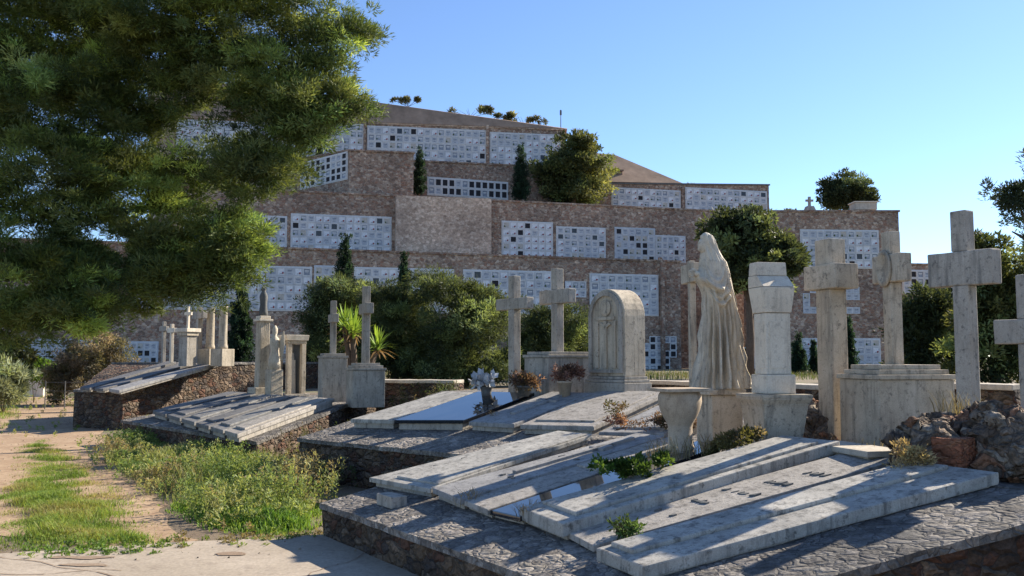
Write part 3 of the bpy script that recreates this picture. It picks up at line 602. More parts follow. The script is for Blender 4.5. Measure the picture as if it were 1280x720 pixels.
# ---------------------------------------------------------------- parapets and rocks
def parapet(label, pts, ztop, th=.45):
    c = Vector((pts[0][0], pts[0][1], 0)); t = thing('stone_parapet', label, 'low wall', (c.x, c.y, .5))
    bm = bmesh.new(); bc = bmesh.new()
    for (x0, y0), (x1, y1) in zip(pts, pts[1:]):
        a = Vector((x0, y0, 0)); b = Vector((x1, y1, 0)); d = (b-a).normalized(); n = Vector((-d.y, d.x, 0))*th/2
        box_ = [a-n, b-n, b+n, a+n]; prism(bm, [p+Vector((0, 0, ztop-.06)) for p in box_], [p+Vector((0, 0, .2)) for p in box_])
        n *= 1.12; box_ = [a-n, b-n, b+n, a+n]; prism(bc, [p+Vector((0, 0, ztop)) for p in box_], [p+Vector((0, 0, ztop-.062)) for p in box_], .01)
    bmesh.ops.subdivide_edges(bm, edges=bm.edges[:], cuts=8, use_grid_fill=True)
    for v in bm.verts:
        if v.co.z < ztop-.1: v.co += noise.noise_vector(v.co*5)*.02
    part('masonry', bm, M_rub, t, world=True); rough_up(bc, .01, 4, 6); part('coping', bc, M_cope, t, world=True)
def xy(px, D): return ((px-640)/F*D, D)
parapet('low masonry parapet with pale coping behind the grey pedestal cross', [xy(478, 18.6), xy(574, 18.0)], 1.36)
parapet('low masonry parapet running behind the statue and pillar tombstones', [xy(786, 15.5), xy(900, 14), xy(1052, 12.2)], 1.42)
parapet('low reddish masonry parapet behind the tallest cross', [xy(1128, 10.6), xy(1276, 9.6)], 1.5)
def rockpile(label, spots, mat=None, name='rock_wall'):
    """one rough dry stone mass: lobed core with a jagged broken crest"""
    c = Vector(spots[0][:3]); t = thing(name, label, 'rock wall', (c.x, c.y, Z1)); bm = bmesh.new(); r_ = random.Random(len(spots)*13)
    for x, y, z_, r in spots:
        for k in range(5):
            f = r*(.25+.35*r_.random()) if k else r*1.12; o = Vector((r_.gauss(0, .6), r_.gauss(0, .5), r_.gauss(.15, .45)))*r if k else Vector((0, 0, -.1*r))
            b2 = bmesh.new(); bmesh.ops.create_icosphere(b2, subdivisions=5, radius=1)
            rot = Matrix.Rotation(r_.random()*3, 3, Vector((r_.gauss(0, 1), r_.gauss(0, 1), 1)).normalized())
            for v in b2.verts:
                p = v.co.copy(); m = max(abs(p.x), abs(p.y), abs(p.z)); p = rot @ p.lerp(p/m, .6)*.8
                w_ = p*f+Vector((x, y, z_))+o
                v.co = w_+noise.noise_vector(w_*5)*.05+noise.noise_vector(w_*13)*.028+noise.noise_vector(w_*32)*.014
            me = bpy.data.meshes.new('tmp'); b2.to_mesh(me); b2.free(); bm.from_mesh(me); bpy.data.meshes.remove(me)
    part('stones', bm, mat or M_rock, t, world=True)
    return t
def rk(px, py, D, r): p = at(px, py, D); return (p.x, p.y, p.z, r)
rockpile('rough dark rock wall in front of the tallest cross', [rk(1135, 568, 7.3, .15), rk(1150, 548, 7.4, .16), rk(1172, 560, 7.2, .2), rk(1180, 535, 7.5, .14), rk(1205, 540, 7.4, .15), rk(1228, 525, 7.4, .13), rk(1145, 580, 7.2, .14), rk(1200, 585, 7.1, .12), rk(1160, 530, 7.6, .09), rk(1232, 540, 7.5, .15)])
rockpile('rough rock wall with pale crest at the right edge of the photo', [rk(1245, 553, 7.0, .19), rk(1275, 553, 6.9, .20), rk(1255, 532, 7.1, .12), rk(1290, 532, 6.9, .13), rk(1262, 575, 6.8, .15), rk(1300, 570, 6.7, .2), rk(1240, 517, 7.2, .09), rk(1238, 580, 6.9, .13)])
rockpile('arched rough rock beside the stepped pedestal of the medallion cross', [rk(1010, 520, 9.6, .2), rk(1032, 530, 9.5, .18), rk(1000, 545, 9.5, .2), rk(1028, 555, 9.3, .16)])
p = at(1192, 562, 7.0); t = thing('brick_block', 'orange red brick block set into the rock wall', 'brick block', (p.x, p.y, Z1), G1.rz)
bm = bmesh.new(); box(bm, -.12, .12, -.1, .1, -.05, .30, .012); rough_up(bm, .012, 9, 6); part('masonry', bm, M_brick, t)
t = mon('ledger_step', 'thin stone step slab below the stepped pedestal', 'stone step', 1062, 8.0, Z1, G1); bm = bmesh.new(); box(bm, -.48, .48, -.2, .2, .1, .15, .008); part('tread', bm, M_cope, t); bm = bmesh.new(); box(bm, -.44, .44, -.16, .18, -.04, .098, .008); part('riser', bm, M_mon, t)
# ---------------------------------------------------------------- columbarium walls
def niche_mesh(k):
    fr, pn, deep = k; bm = bmesh.new()
    def q(x0, x1, z0, z1, y): return bm.faces.new([bm.verts.new(c) for c in ((x0, y, z0), (x1, y, z0), (x1, y, z1), (x0, y, z1))])
    w = .13
    O = [(-.5, -.5), (.5, -.5), (.5, .5), (-.5, .5)]; I = [(a*(1-2*w), b*(1-2*w)) for a, b in O]
    for (A, ya, B, yb) in ((O, 0, O, -.06), (O, -.06, I, -.06), (I, -.06, I, deep)):
        for i in range(4):
            j = (i+1) % 4; bm.faces.new([bm.verts.new(c) for c in ((A[i][0], ya, A[i][1]), (A[j][0], ya, A[j][1]), (B[j][0], yb, B[j][1]), (B[i][0], yb, B[i][1]))])
    f = bm.faces.new([bm.verts.new((a, deep, b)) for a, b in I]); f.material_index = 1
    if pn in (0, 1, 4):   # a small plaque or vase ledge
        for a, b, c_, d in ((-.18, .18, -.3, -.22),):
            f = bm.faces.new([bm.verts.new(v) for v in ((a, deep-.015, c_), (b, deep-.015, c_), (b, deep-.015, d), (a, deep-.015, d))]); f.material_index = 2
    if pn in (0, 6, 4):   # a small vase of flowers
        x0 = .2 if pn == 0 else -.22
        r = bmesh.ops.create_icosphere(bm, subdivisions=1, radius=.11, matrix=Matrix.Translation((x0, deep-.05, -.16)) @ Matrix.Diagonal((1, .8, 1.3, 1)))
        for f in {f for v in r['verts'] for f in v.link_faces}: f.material_index = 3
    if pn in (1, 6, 2):   # an inscription plate
        for q_ in ((-.25, .25, .06, .2), (-.2, .2, -.04, .01)):
            f = bm.faces.new([bm.verts.new(v) for v in ((q_[0], deep-.012, q_[2]), (q_[1], deep-.012, q_[2]), (q_[1], deep-.012, q_[3]), (q_[0], deep-.012, q_[3]))]); f.material_index = 2 if pn == 1 else 0
    me = bpy.data.meshes.new('niche'); bm.to_mesh(me); bm.free()
    for m in (fr, NP[pn], NP[2], NFL[pn % 2 if pn else 1]): me.materials.append(m)
    return me
M_nf2 = plain('niche_grey_frame', (.52, .54, .56), .7, 0, .3, .12, 3, 0)
NV = {}
for st, ks in {'mix': [(M_nf, 0, -.03)]*5+[(M_nf, 1, -.03)]*6+[(M_nf2, 0, -.03)]*4+[(M_nf, 6, -.02)]*6+[(M_nf2, 6, -.02)]*2+[(M_nf2, 1, -.03)]*3+[ (M_nf2, 1, -.03), (M_nf, 3, -.03), (M_nf, 5, .0), (M_nf, 4, -.03), (M_nf2, 4, -.02), (M_nf, 2, 0)],
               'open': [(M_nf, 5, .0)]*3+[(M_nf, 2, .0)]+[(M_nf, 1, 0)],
               'pale': [(M_nf, 0, -.03)]*6+[(M_nf, 1, -.03), (M_nf, 4, -.03), (M_nf, 5, 0)],
               'grey': [(M_nf2, 1, -.03)]*4+[(M_nf2, 4, -.03)]*3+[(M_nf, 1, -.03)]*2+[(M_nf2, 2, -.03), (M_nf2, 5, 0)]}.items():
    cache = {}
    for k in ks: cache.setdefault((k[0].name, k[1], k[2]), None)
    for k in ks:
        kk_ = (k[0].name, k[1], k[2])
        if cache[kk_] is None: cache[kk_] = niche_mesh(k)
    NV[st] = [cache[(k[0].name, k[1], k[2])] for k in ks]
class Wall:
    def __init__(s, label, pxL, DL, pxR, DR, cat='columbarium'):
        s.A = Vector((xy(pxL, DL)[0], DL, 0)); s.B = Vector((xy(pxR, DR)[0], DR, 0)); s.d = (s.B-s.A).normalized(); s.n = Vector((s.d.y, -s.d.x, 0))
        if s.n.y > 0: s.n = -s.n
        s.rz = math.atan2(s.d.y, s.d.x); s.t = thing('columbarium_wall', label, cat, s.A, s.rz); s.cells = []
    def fp(s, px, py): return onpl(px, py, s.A, s.n)
    def loc(s, p): r = p-s.A; return (r.dot(s.d), r.z)
    def body(s, pxL, pxR, ytL, ytR, ybot=None, th=3.0, mat=None, name='masonry', out=0.0, zb=.0, cope=True):
        a, b = s.fp(pxL, ytL), s.fp(pxR, ytR)
        if ybot is not None: zb = s.fp((pxL+pxR)/2, ybot).z
        (xa, za), (xb, zb_) = s.loc(a), s.loc(b); bm = bmesh.new()
        prism(bm, [(xa, -out, za), (xb, -out, zb_), (xb, th, zb_), (xa, th, za)], [(xa, -out, zb), (xb, -out, zb), (xb, th, zb), (xa, th, zb)]); part(name, bm, mat or M_far, s.t)
        if cope:
            bm = bmesh.new(); e = .12
            prism(bm, [(xa-e, -out-e, za+.18), (xb+e, -out-e, zb_+.18), (xb+e, th, zb_+.18), (xa-e, th, za+.18)], [(xa-e, -out-e, za+.004), (xb+e, -out-e, zb_+.004), (xb+e, th, zb_+.004), (xa-e, th, za+.004)]); part('coping', bm, cope if cope is not True else M_far, s.t)
    def bank(s, x0, x1, y0, y1, rows, cols, st='mix', miss=0.0, back=True):
        a, b = s.fp(x0, y0), s.fp(x1, y1); c_ = s.fp(x0, y1)
        X0, Zt = s.loc(a); X1, _ = s.loc(b); Zb = s.loc(c_)[1]
        if back:
            bm = bmesh.new(); box(bm, X0-.1, X1+.1, -.07, -.003, Zb-.1, Zt+.1); part('niche_surround', bm, M_nf if st != 'grey' else M_nf2, s.t)
        w = (X1-X0)/cols; h = (Zt-Zb)/rows
        for i in range(rows):
            for j in range(cols):
                if rnd.random() < miss: continue
                s.cells.append((X0+(j+.5)*w, Zt-(i+.5)*h, w*.97, h*.97, rnd.choice(NV[st]), -.072 if back else -.003))
    def finish(s):
        cells = s.cells[:]; rnd.shuffle(cells); cells.sort(key=lambda c: -round(c[2]*c[3], 1))
        for x, z_, w, h, me, y in cells[:100]:
            o = bpy.data.objects.new('niche', me); link(o, s.t); o.location = (x, y, z_); o.scale = (w, 1, h)
        if len(cells) > 100:
            bm = bmesh.new(); mats = []
            for x, z_, w, h, me, y in cells[100:]:
                n0 = len(bm.verts); f0 = len(bm.faces); bm.from_mesh(me); bm.verts.ensure_lookup_table(); bm.faces.ensure_lookup_table()
                for v in bm.verts[n0:]: v.co = Vector((x+v.co.x*w, y+v.co.y, z_+v.co.z*h))
                for f in bm.faces[f0:]:
                    m = me.materials[f.material_index]
                    if m not in mats: mats.append(m)
                    f.material_index = mats.index(m)
            me = bpy.data.meshes.new('niches'); bm.to_mesh(me); bm.free()
            for m in mats: me.materials.append(m)
            o = link(bpy.data.objects.new('niche_field', me), s.t); o['kind'] = 'stuff'
# lowest terrace wall
W = Wall('lowest terrace wall of burial niches, partly hidden behind the pines', 150, 79, 850, 91)
W.body(-250, 850, 291, 328, th=9); W.bank(30, 148, 425, 455, 3, 12, 'grey')
W.bank(170, 296, 333, 385, 5, 12, 'grey'); W.bank(303, 388, 333, 387, 5, 8); W.bank(394, 422, 333, 387, 5, 3, 'grey'); W.bank(444, 566, 335, 389, 5, 12, 'mix'); W.bank(580, 700, 338, 391, 5, 11)
W.bank(706, 733, 341, 392, 5, 3, 'mix', .3, False); W.bank(738, 822, 343, 393, 5, 8); W.bank(803, 846, 420, 465, 5, 5, 'open', .15, False); W.bank(155, 196, 428, 455, 3, 5, 'grey'); W.bank(340, 392, 432, 462, 3, 5, 'grey', .5, False)
W.bank(700, 770, 420, 465, 5, 8)
W.body(824, 828, 322, 327, th=.3, name='pilaster', out=.5, cope=False); 
W.finish()
W = Wall('second terrace wall of burial niches with a plain pale buttress', 215, 88, 970, 103)
W.body(215, 970, 233, 268, th=8)
W.bank(312, 357, 270, 311, 5, 5); W.bank(365, 488, 268, 314, 5, 13); W.bank(628, 690, 277, 321, 5, 7, 'pale'); W.bank(696, 756, 284, 323, 5, 7); W.bank(769, 818, 285, 327, 5, 6, 'grey'); W.bank(820, 856, 295, 327, 4, 5)
W.bank(230, 300, 268, 310, 5, 8, 'grey')
W.body(494, 612, 246, 250, 319, th=.3, mat=M_farp, name='buttress', out=.9, cope=False)
W.finish()
W = Wall('square stone block with a slanting grid of empty niches, upper left', 436, 92.5, 517, 94.5)
W.body(437, 517, 189, 192, th=6); W.finish()
W = Wall('slanting side wall holding a grid of dark empty niches', 372, 99, 436.4, 92.7)
W.body(372, 436, 200, 189, th=4); W.bank(377, 434, 205, 236, 4, 9, 'open'); W.finish()
W = Wall('third terrace wall with a short double row of niches behind the cypresses', 500, 99, 778, 108)
W.body(500, 778, 201, 214, th=5); W.bank(535, 634, 222, 243, 2, 12, 'open'); W.finish()
W = Wall('long low niche wall with a thin dark cap, right of the round tree', 740, 106, 961, 112)
W.body(740, 961, 230, 232, th=4, cope=M_dark); W.bank(765, 850, 235, 264, 4, 11); W.bank(857, 958, 235, 265, 4, 12)
W.body(851, 854, 234, 234, th=.1, name='pilaster', out=.25, cope=False)
a = W.fp(740, 229); b = W.fp(853, 231); n = -W.n
c1 = at(700, 186, 110); c2 = at(770, 194, 111); c3 = at(856, 231, 112.5)
bm = bmesh.new(); q_ = [a+Vector((0, -.1, .19)), b+Vector((0, -.1, .19)), c3, c2, c1]; prism(bm, q_, [p+Vector((0, 5, -.4)) for p in q_]); part('roof', bm, M_roof, W.t, world=True)
W.finish()
W = Wall('top terrace wall of burial niches below the long brown roof', 190, 106, 707, 114)
W.body(190, 707, 146, 163, th=6, cope=M_farp); W.bank(222, 372, 150, 196, 5, 16); W.bank(378, 454, 153, 196, 5, 9); W.bank(460, 607, 158, 204, 5, 17); W.bank(613, 700, 166, 207, 5, 10)
for x in (456, 609): W.body(x-1.5, x+1.5, 150 if x < 500 else 157, 150 if x < 500 else 157, th=.1, name='pilaster', out=.3, cope=False)
n_ = Vector((0, 5, 0)); up_ = Vector((0, -.2, .19)); a = W.fp(185, 146)+up_; b = W.fp(709, 163.5)+up_; c1 = at(709, 160.5, 116); c2 = at(450, 125, 111); c3 = at(185, 92, 108)
bm = bmesh.new(); q_ = [a, b, c1, c2, c3]; prism(bm, q_, [p+n_-Vector((0, 0, .4)) for p in q_]); part('roof', bm, M_roof, W.t, world=True)
W.finish()
W = Wall('square masonry niche building at the right end, trees on its roof', 966, 88, 1123, 89)
W.body(966, 1123, 265, 265, th=9); W.bank(1001, 1098, 288, 334, 5, 10); W.bank(1003, 1075, 358, 392, 4, 8, 'grey', .4, False); W.bank(1003, 1100, 424, 462, 4, 10, 'mix', .2); W.bank(925, 962, 424, 464, 4, 4, 'open', .1, False)
W.finish()
W = Wall('low pale niche wall beyond the right end building', 1122, 97, 1222, 99)
W.body(1120, 1222, 331, 332, th=4); W.bank(1128, 1215, 338, 366, 3, 10, 'open'); W.finish()
# roof things on the right building
p = at(1012, 263.5, 92); t = thing('roof_cross', 'small grey cross on a stone base on top of the right end building', 'cross', (p.x, 92, p.z), 0); z = lambda y: at(1012, y, 92).z-p.z
bm = bmesh.new(); box(bm, -.5, .5, -.5, .5, 0, z(258), .03, .15); part('base', bm, M_mon2, t)
bm = bmesh.new(); box(bm, -.12, .12, -.12, .12, z(258), z(246)); box(bm, -.38, .38, -.11, .11, z(252), z(249.5)); part('cross', bm, M_mon2, t)
p = at(1079, 263.5, 92); t = thing('roof_box', 'pale concrete box on top of the right end building', 'roof box', (p.x, 92, p.z)); bm = bmesh.new(); box(bm, -1.1, 1.1, -.8, .8, 0, .72, .03); part('body', bm, M_cope, t); bm = bmesh.new(); box(bm, -1.2, 1.2, -.9, .9, .724, .84, .02); part('lid', bm, M_white, t)
p = at(701, 160, 116); t = thing('roof_mast', 'thin mast rising from the end of the long brown roof', 'mast', p); bm = bmesh.new(); tube(bm, [(0, 0, -.3), (0, 0, 2.4)], [.06, .04], 6); part('pole', bm, M_dark, t); bm = bmesh.new(); box(bm, -.12, .12, -.1, .1, 1.7, 2.3); part('head', bm, M_dark, t)
# ---------------------------------------------------------------- trees
def bl(px, py, D, rx, rz, ry=None): p = at(px, py, D); k = D/F; return (p.x, p.y, p.z, rx*k, (ry or rx)*k, rz*k)
def gbase(px, D): x = xy(px, D)[0]; return (x, D, gz(x, D))
# the big pine overhanging from the left (trunk stands outside the frame)
pine = [bl(345, 235, 13.9, 34, 26), bl(325, 268, 14, 30, 24), bl(298, 305, 14, 26, 24), bl(282, 345, 14.1, 30, 22), bl(240, 362, 14.2, 32, 14), bl(375, 150, 13.9, 50, 28), bl(350, 185, 13.9, 36, 24), bl(430, 20, 14, 34, 26), bl(438, 50, 13.9, 22, 18), bl(-40, 80, 15, 150, 110), bl(60, 30, 14.5, 120, 70), bl(180, 10, 14, 110, 60), bl(290, 20, 14, 95, 55), bl(375, 15, 14, 70, 44), bl(412, 62, 14, 38, 30),
        bl(60, 130, 14, 110, 60), bl(170, 110, 14.5, 90, 50), bl(270, 85, 14.5, 75, 34), bl(350, 110, 14, 80, 45), bl(400, 120, 13.8, 48, 34), bl(320, 165, 14.5, 60, 30), bl(180, 175, 15, 45, 40),
        bl(60, 220, 14, 110, 60), bl(160, 230, 14.5, 85, 45), bl(250, 225, 14.5, 70, 34), bl(310, 225, 14, 52, 40), bl(330, 200, 13.7, 42, 26),
        bl(30, 300, 13.5, 80, 55), bl(130, 300, 14, 80, 50), bl(220, 290, 14.5, 70, 42), bl(275, 285, 14, 45, 34), bl(-30, 340, 13, 60, 70), bl(60, 360, 13.5, 70, 40), bl(150, 360, 14, 70, 40), bl(230, 345, 14.5, 60, 34), bl(265, 330, 14.2, 36, 30),
        bl(120, 380, 13.5, 60, 18), bl(190, 374, 14.5, 45, 16), bl(20, 402, 13.5, 55, 28), bl(60, 398, 13.2, 45, 22), bl(110, 390, 13.4, 40, 18)]
pb = (-11.0, 15.5, 0)
t = tree('pine_tree', 'huge dense pine overhanging the path from the left', 'pine tree', pb, pine, 6500, 95, .095, .0075, .24, G_PINE, .32, flat=.55, mat=M_needle, shell=.35, bright=1.7, tt=at(-130, 60, 15.5), limbs=False)
# pines beyond the monuments
M_MID = 0
mids = [('rounded pine left of the yucca, below the small cypress', 420, 33, [bl(425, 365, 33, 36, 18), bl(405, 395, 33, 24, 30), bl(440, 400, 34, 40, 34), bl(415, 440, 33, 26, 30)]),
        ('dark bushy pine directly right of the yucca', 490, 31, [bl(480, 375, 31, 34, 16), bl(500, 405, 31, 45, 36), bl(470, 440, 31, 34, 30), bl(520, 445, 31, 45, 30), bl(525, 380, 32, 22, 16)]),
        ('largest bushy pine, its top left of the plain grey cross', 580, 30, [bl(560, 365, 30, 32, 20), bl(600, 372, 30, 34, 22), bl(625, 395, 30.5, 20, 28), bl(580, 410, 30, 60, 36), bl(560, 450, 30, 55, 28), bl(612, 450, 30, 42, 28), bl(545, 352, 31, 14, 9)]),
        ('light green pine seen between the two grey crosses', 690, 32, [bl(675, 402, 32, 25, 17), bl(712, 398, 32, 22, 14), bl(690, 425, 32, 42, 26), bl(660, 445, 32, 25, 28), bl(728, 425, 33, 16, 26), bl(700, 460, 32, 40, 20)])]
for lab, px, D, bs in mids: tree('pine_tree', lab, 'pine tree', gbase(px, D), bs, 1300, 60, .12, .014, .32, G_DK+G_MID[:2], .16, 'bushy pines beyond the monuments', shell=.35, mat=M_leaf, bright=1.7, shrink=.86)
tree('round_tree', 'round leafy tree growing on the upper terrace against the roofs', 'tree', (xy(715, 103)[0], 103, at(715, 252, 103).z-1), [bl(718, 185, 103, 33, 16), bl(712, 212, 103, 40, 26), bl(735, 215, 102.5, 26, 26), bl(690, 222, 103, 18, 22), bl(720, 240, 103, 38, 14), bl(752, 205, 103, 12, 14)], 800, 42, .36, .085, .85, G_MID, .3, shrink=.80)
tree('round_tree', 'dense green tree behind the veiled statue and pillar tombstone', 'tree', gbase(935, 45), [bl(930, 285, 45, 40, 22), bl(915, 310, 45, 34, 26), bl(950, 315, 45, 42, 30), bl(975, 325, 45, 26, 26), bl(925, 350, 45, 34, 30), bl(895, 300, 45.5, 16, 24), bl(960, 350, 45, 26, 20)], 900, 45, .22, .05, .46, G_DK, .25, shrink=.82)
tree('round_tree', 'dark round tree standing on the flat roof at the right', 'tree', (xy(1055, 100)[0], 100, at(1055, 266, 100).z-.5), [bl(1057, 232, 100, 27, 17), bl(1045, 245, 100, 18, 16), bl(1073, 247, 100, 20, 14), bl(1060, 250, 100, 26, 13)], 500, 40, .32, .07, .62, G_DK, .25, shrink=.78)
tree('pine_tree', 'pine with sparse crown cut by the right edge of the photo', 'pine tree', gbase(1330, 30), [bl(1290, 245, 30, 34, 26), bl(1268, 240, 30, 14, 12), bl(1280, 285, 30, 34, 18), bl(1265, 292, 30, 14, 9), bl(1330, 230, 30, 50, 50), bl(1330, 300, 30, 50, 40)], 420, 60, .15, .02, .33, G_DK, .25, shell=.3, mat=M_needle)
tree('leafy_tree', 'leafy tree between the tallest cross and the right edge', 'tree', gbase(1240, 34), [bl(1228, 318, 34, 22, 20), bl(1255, 345, 34, 34, 26), bl(1225, 350, 34, 20, 30), bl(1260, 385, 34, 40, 30), bl(1225, 400, 34, 26, 34), bl(1265, 440, 34, 45, 32), bl(1225, 450, 34, 30, 24), bl(1290, 400, 34, 40, 50)], 1000, 48, .19, .035, .42, G_MID, .2)
tree('leafy_tree', 'dark leafy tree between the medallion cross and the tallest cross', 'tree', gbase(1168, 38), [bl(1165, 385, 38, 26, 22), bl(1150, 410, 38, 22, 30), bl(1180, 415, 38, 22, 34), bl(1165, 445, 38, 32, 26)], 600, 45, .19, .035, .42, G_DK, .18)
def cypress(label, px, D, yt, yb, wpx, base=None):
    wpx *= 1.35
    k = D/F; p0 = at(px, yb, D); p1 = at(px, yt, D); H = p1.z-p0.z
    n = 6; bs = []
    for i in range(n):
        f = (i+.5)/n; r = wpx/2*k*(1-f)**.6*(.55+.45*min(1, f*4+.4)); bs.append((p0.x, p0.y, p0.z+H*f, max(.08, r), max(.08, r), H/n*.75))
    b = (p0.x, p0.y, (gz(p0.x, p0.y) if D < 78 else p0.z-.5))
    tree('cypress_tree', label, 'cypress', b, bs, 800, 34, .010*H+.05, .0035*H+.010, wpx*k*.085, [(.018, .038, .022), (.025, .05, .028), (.014, .03, .018)], .04*H**.5, 'slim dark cypresses', .1, 1.6, limbs=False, sub=1, bright=1.3)
cypress('dark slim cypress beside the square stone block', 524, 98, 181, 240, 14)
cypress('dark slim cypress left of the round terrace tree', 651, 98, 183, 247, 21)
cypress('tiny cypress in front of the top niche wall', 399, 104, 177, 195, 7)
cypress('cypress rising behind the rounded pine left of the yucca', 430, 50, 295, 395, 24)
cypress('cypress rising behind the bushy pine right of the yucca', 504, 50, 317, 390, 17)
cypress('wide dark cypress beside the right broken column', 300, 34, 362, 458, 28)
cypress('tall shaded cypress left of the thin shaded cross', 398, 36, 372, 462, 30)
cypress('cypress seen just left of the heavy barred cross', 999, 55, 418, 475, 20)
cypress('cypress seen just right of the pillar tombstone', 975, 56, 425, 475, 14)
cypress('small cypress against the niche wall left of the heavy barred cross', 1018, 57, 425, 475, 12)
cypress('cypress between the heavy barred cross and the medallion cross', 1063, 55, 398, 475, 17)
cypress('cypress close behind the shaft of the medallion cross', 1139, 50, 390, 475, 18)
cypress('cypress half hidden behind the veiled statue', 936, 55, 430, 475, 12)
# sprigs on the skyline
def shrub(label, base, blobs, nc, per, leaf, wid, spread, pal, name='shrub', group=None, mat=None, shell=.2):
    t = thing(name, label, 'shrub', base, 0, group); b = Vector(base); loc = [(x-b.x, y-b.y, z_-b.z, rx, ry, rz) for x, y, z_, rx, ry, rz in blobs]
    bm = bmesh.new(); r = random.Random(len(label))
    for k in range(7):
        q = loc[k % len(loc)]; e = Vector(q[:3])+Vector((r.uniform(-1, 1)*q[3], r.uniform(-1, 1)*q[4], r.uniform(-.2, .8)*q[5]))*.7
        tube(bm, [(r.uniform(-.02, .02), r.uniform(-.02, .02), -.02), e*.5+Vector((r.uniform(-.1, .1)*q[3], 0, .02)), e], [leaf*.08, leaf*.06, leaf*.03], 5)
    part('stems', bm, M_bark, t); crown('foliage', loc, nc, per, leaf, wid, spread, pal, mat or M_leaf, t, shell, .8); return t
DRYP = [(.16, .12, .07), (.12, .09, .05), (.10, .09, .04), (.19, .14, .09)]
for lab, px, py, rx, rz, D in (('thin shrub on the skyline above the long roof, farthest left', 510, 121, 9, 5, 122), ('second thin shrub on the skyline above the long roof', 588, 134, 13, 5, 121), ('bushy yellow green shrub on the skyline near the mast', 655, 141, 12, 9, 120), ('pale shrub on the skyline right of the second roof', 860, 228, 8, 8, 114), ('dark shrub left of the right end building roof', 970, 262, 10, 7, 95), ('small shrub at the foot of the second roof', 632, 140, 7, 6, 120)):
    p = at(px, py+rz+2, D); shrub(lab, (p.x, p.y, p.z-.6), [bl(px+dx_*rx*1.3, py+rz*1.1-hh_*rz, D, rx*.5, rz*(.35+hh_*.35)) for dx_, hh_ in ((-1.1, 0), (-.4, .4), (.3, .1), (1.0, .5), (1.6, 0))], 46, 22, .40, .06, .26, [(.10, .11, .05), (.14, .14, .06)])
# left side shrubs
shrub('dry brown bush under the pine at the end of the path', gbase(112, 36), [bl(112, 440, 36, 42, 24), bl(90, 462, 36, 24, 24), bl(135, 445, 36, 22, 26), bl(120, 475, 36, 36, 22), bl(85, 485, 36, 26, 16)], 520, 60, .11, .02, .3, [(.30, .24, .18), (.24, .20, .14), (.16, .15, .08), (.34, .28, .22), (.14, .16, .06)])
shrub('bright round green shrub left of the dry bush', gbase(46, 38), [bl(46, 462, 38, 11, 16)], 130, 60, .10, .025, .18, [(.10, .18, .03), (.13, .22, .04)])
shrub('smaller bright green shrub touching the dry bush', gbase(66, 39), [bl(66, 468, 39, 9, 14)], 110, 60, .10, .025, .18, [(.09, .16, .03), (.12, .20, .04)])
shrub('grey green spiky shrub at the left edge by the path', gbase(8, 30), [bl(6, 478, 30, 24, 18), bl(-20, 470, 30, 26, 24)], 220, 50, .2, .015, .25, [(.12, .15, .08), (.17, .19, .12)])
shrub('low green shrub at the foot of the pine, behind the path', gbase(-30, 34), [bl(-10, 445, 34, 50, 24)], 320, 50, .14, .03, .3, G_MID)
# white gate post wall at path end
t = thing('garden_wall', 'low pale wall with a square post at the far end of the path', 'low wall', (*xy(20, 44), 0)); bm = bmesh.new(); box(bm, -.9, 1.5, -.15, .15, 0, 1.1, .02); part('wall', bm, M_white, t)
bm = bmesh.new(); box(bm, -.2, .2, -.2, .2, 0, 2.2, .02); part('post', bm, M_white, t)
t = thing('wire_fence', 'thin dark wire fence in front of the dry bush', 'fence', (*xy(60, 33), 0))
for k in range(6): bm = bmesh.new(); tube(bm, [(k*.7, 0, -.1), (k*.7, 0, 1.0)], [.02, .02], 6); part('post', bm, M_dark, t)
for zz in (.35, .65, .95): bm = bmesh.new(); tube(bm, [(0, 0, zz), (3.5, 0, zz)], [.008, .008], 5); part('wire', bm, M_dark, t)
# ---------------------------------------------------------------- blades: yucca, grass, weeds, small plants
def blades(name, P, H, W, lean, cols, mat, parent=None, curve=.5, droop=None):
    """tapered three segment blades (2 quads + quad tip)"""
    n = len(P); a = rng.random(n)*2*np.pi; d = np.stack([np.cos(a), np.sin(a), np.zeros(n)], 1); s = np.stack([-np.sin(a+rng.normal(size=n)*.6), np.cos(a+rng.normal(size=n)*.6), np.zeros(n)], 1)
    H = H[:, None]; W = W[:, None]; ln = lean[:, None]*H; up = np.array([0, 0, 1.])
    q0 = P; q1 = P+up*H*.5+d*ln*.22; q2 = P+up*H*.85+d*ln*.6; q3 = P+up*H*(1-.25*lean[:, None])+d*ln
    V = np.stack([q0-s*W, q0+s*W, q1+s*W*.85, q1-s*W*.85, q1-s*W*.85, q1+s*W*.85, q2+s*W*.5, q2-s*W*.5, q2-s*W*.5, q2+s*W*.5, q3+s*W*.05, q3-s*W*.05], 1).reshape(-1, 3)
    return np_mesh(name, V, 4, np.repeat(cols, 12, 0), mat, parent)
def fill_poly(poly, n, dens=None):
    poly = np.array(poly); lo = poly.min(0); hi = poly.max(0); out = np.zeros((0, 2))
    while len(out) < n:
        p = lo+(hi-lo)*rng.random((n*2, 2)); ins = np.zeros(len(p), bool); j = len(poly)-1
        for i in range(len(poly)):
            xi, yi = poly[i]; xj, yj = poly[j]
            c = ((yi > p[:, 1]) != (yj > p[:, 1])) & (p[:, 0] < (xj-xi)*(p[:, 1]-yi)/(yj-yi+1e-12)+xi); ins ^= c; j = i
        p = p[ins]
        if dens is not None:
            v = np.array([dens(x, y) for x, y in p]); p = p[rng.random(len(p)) < v]
        out = np.concatenate([out, p])
    return out[:n]
def nz(x, y, s, o=0): return noise.noise(Vector((x*s, y*s, o)))
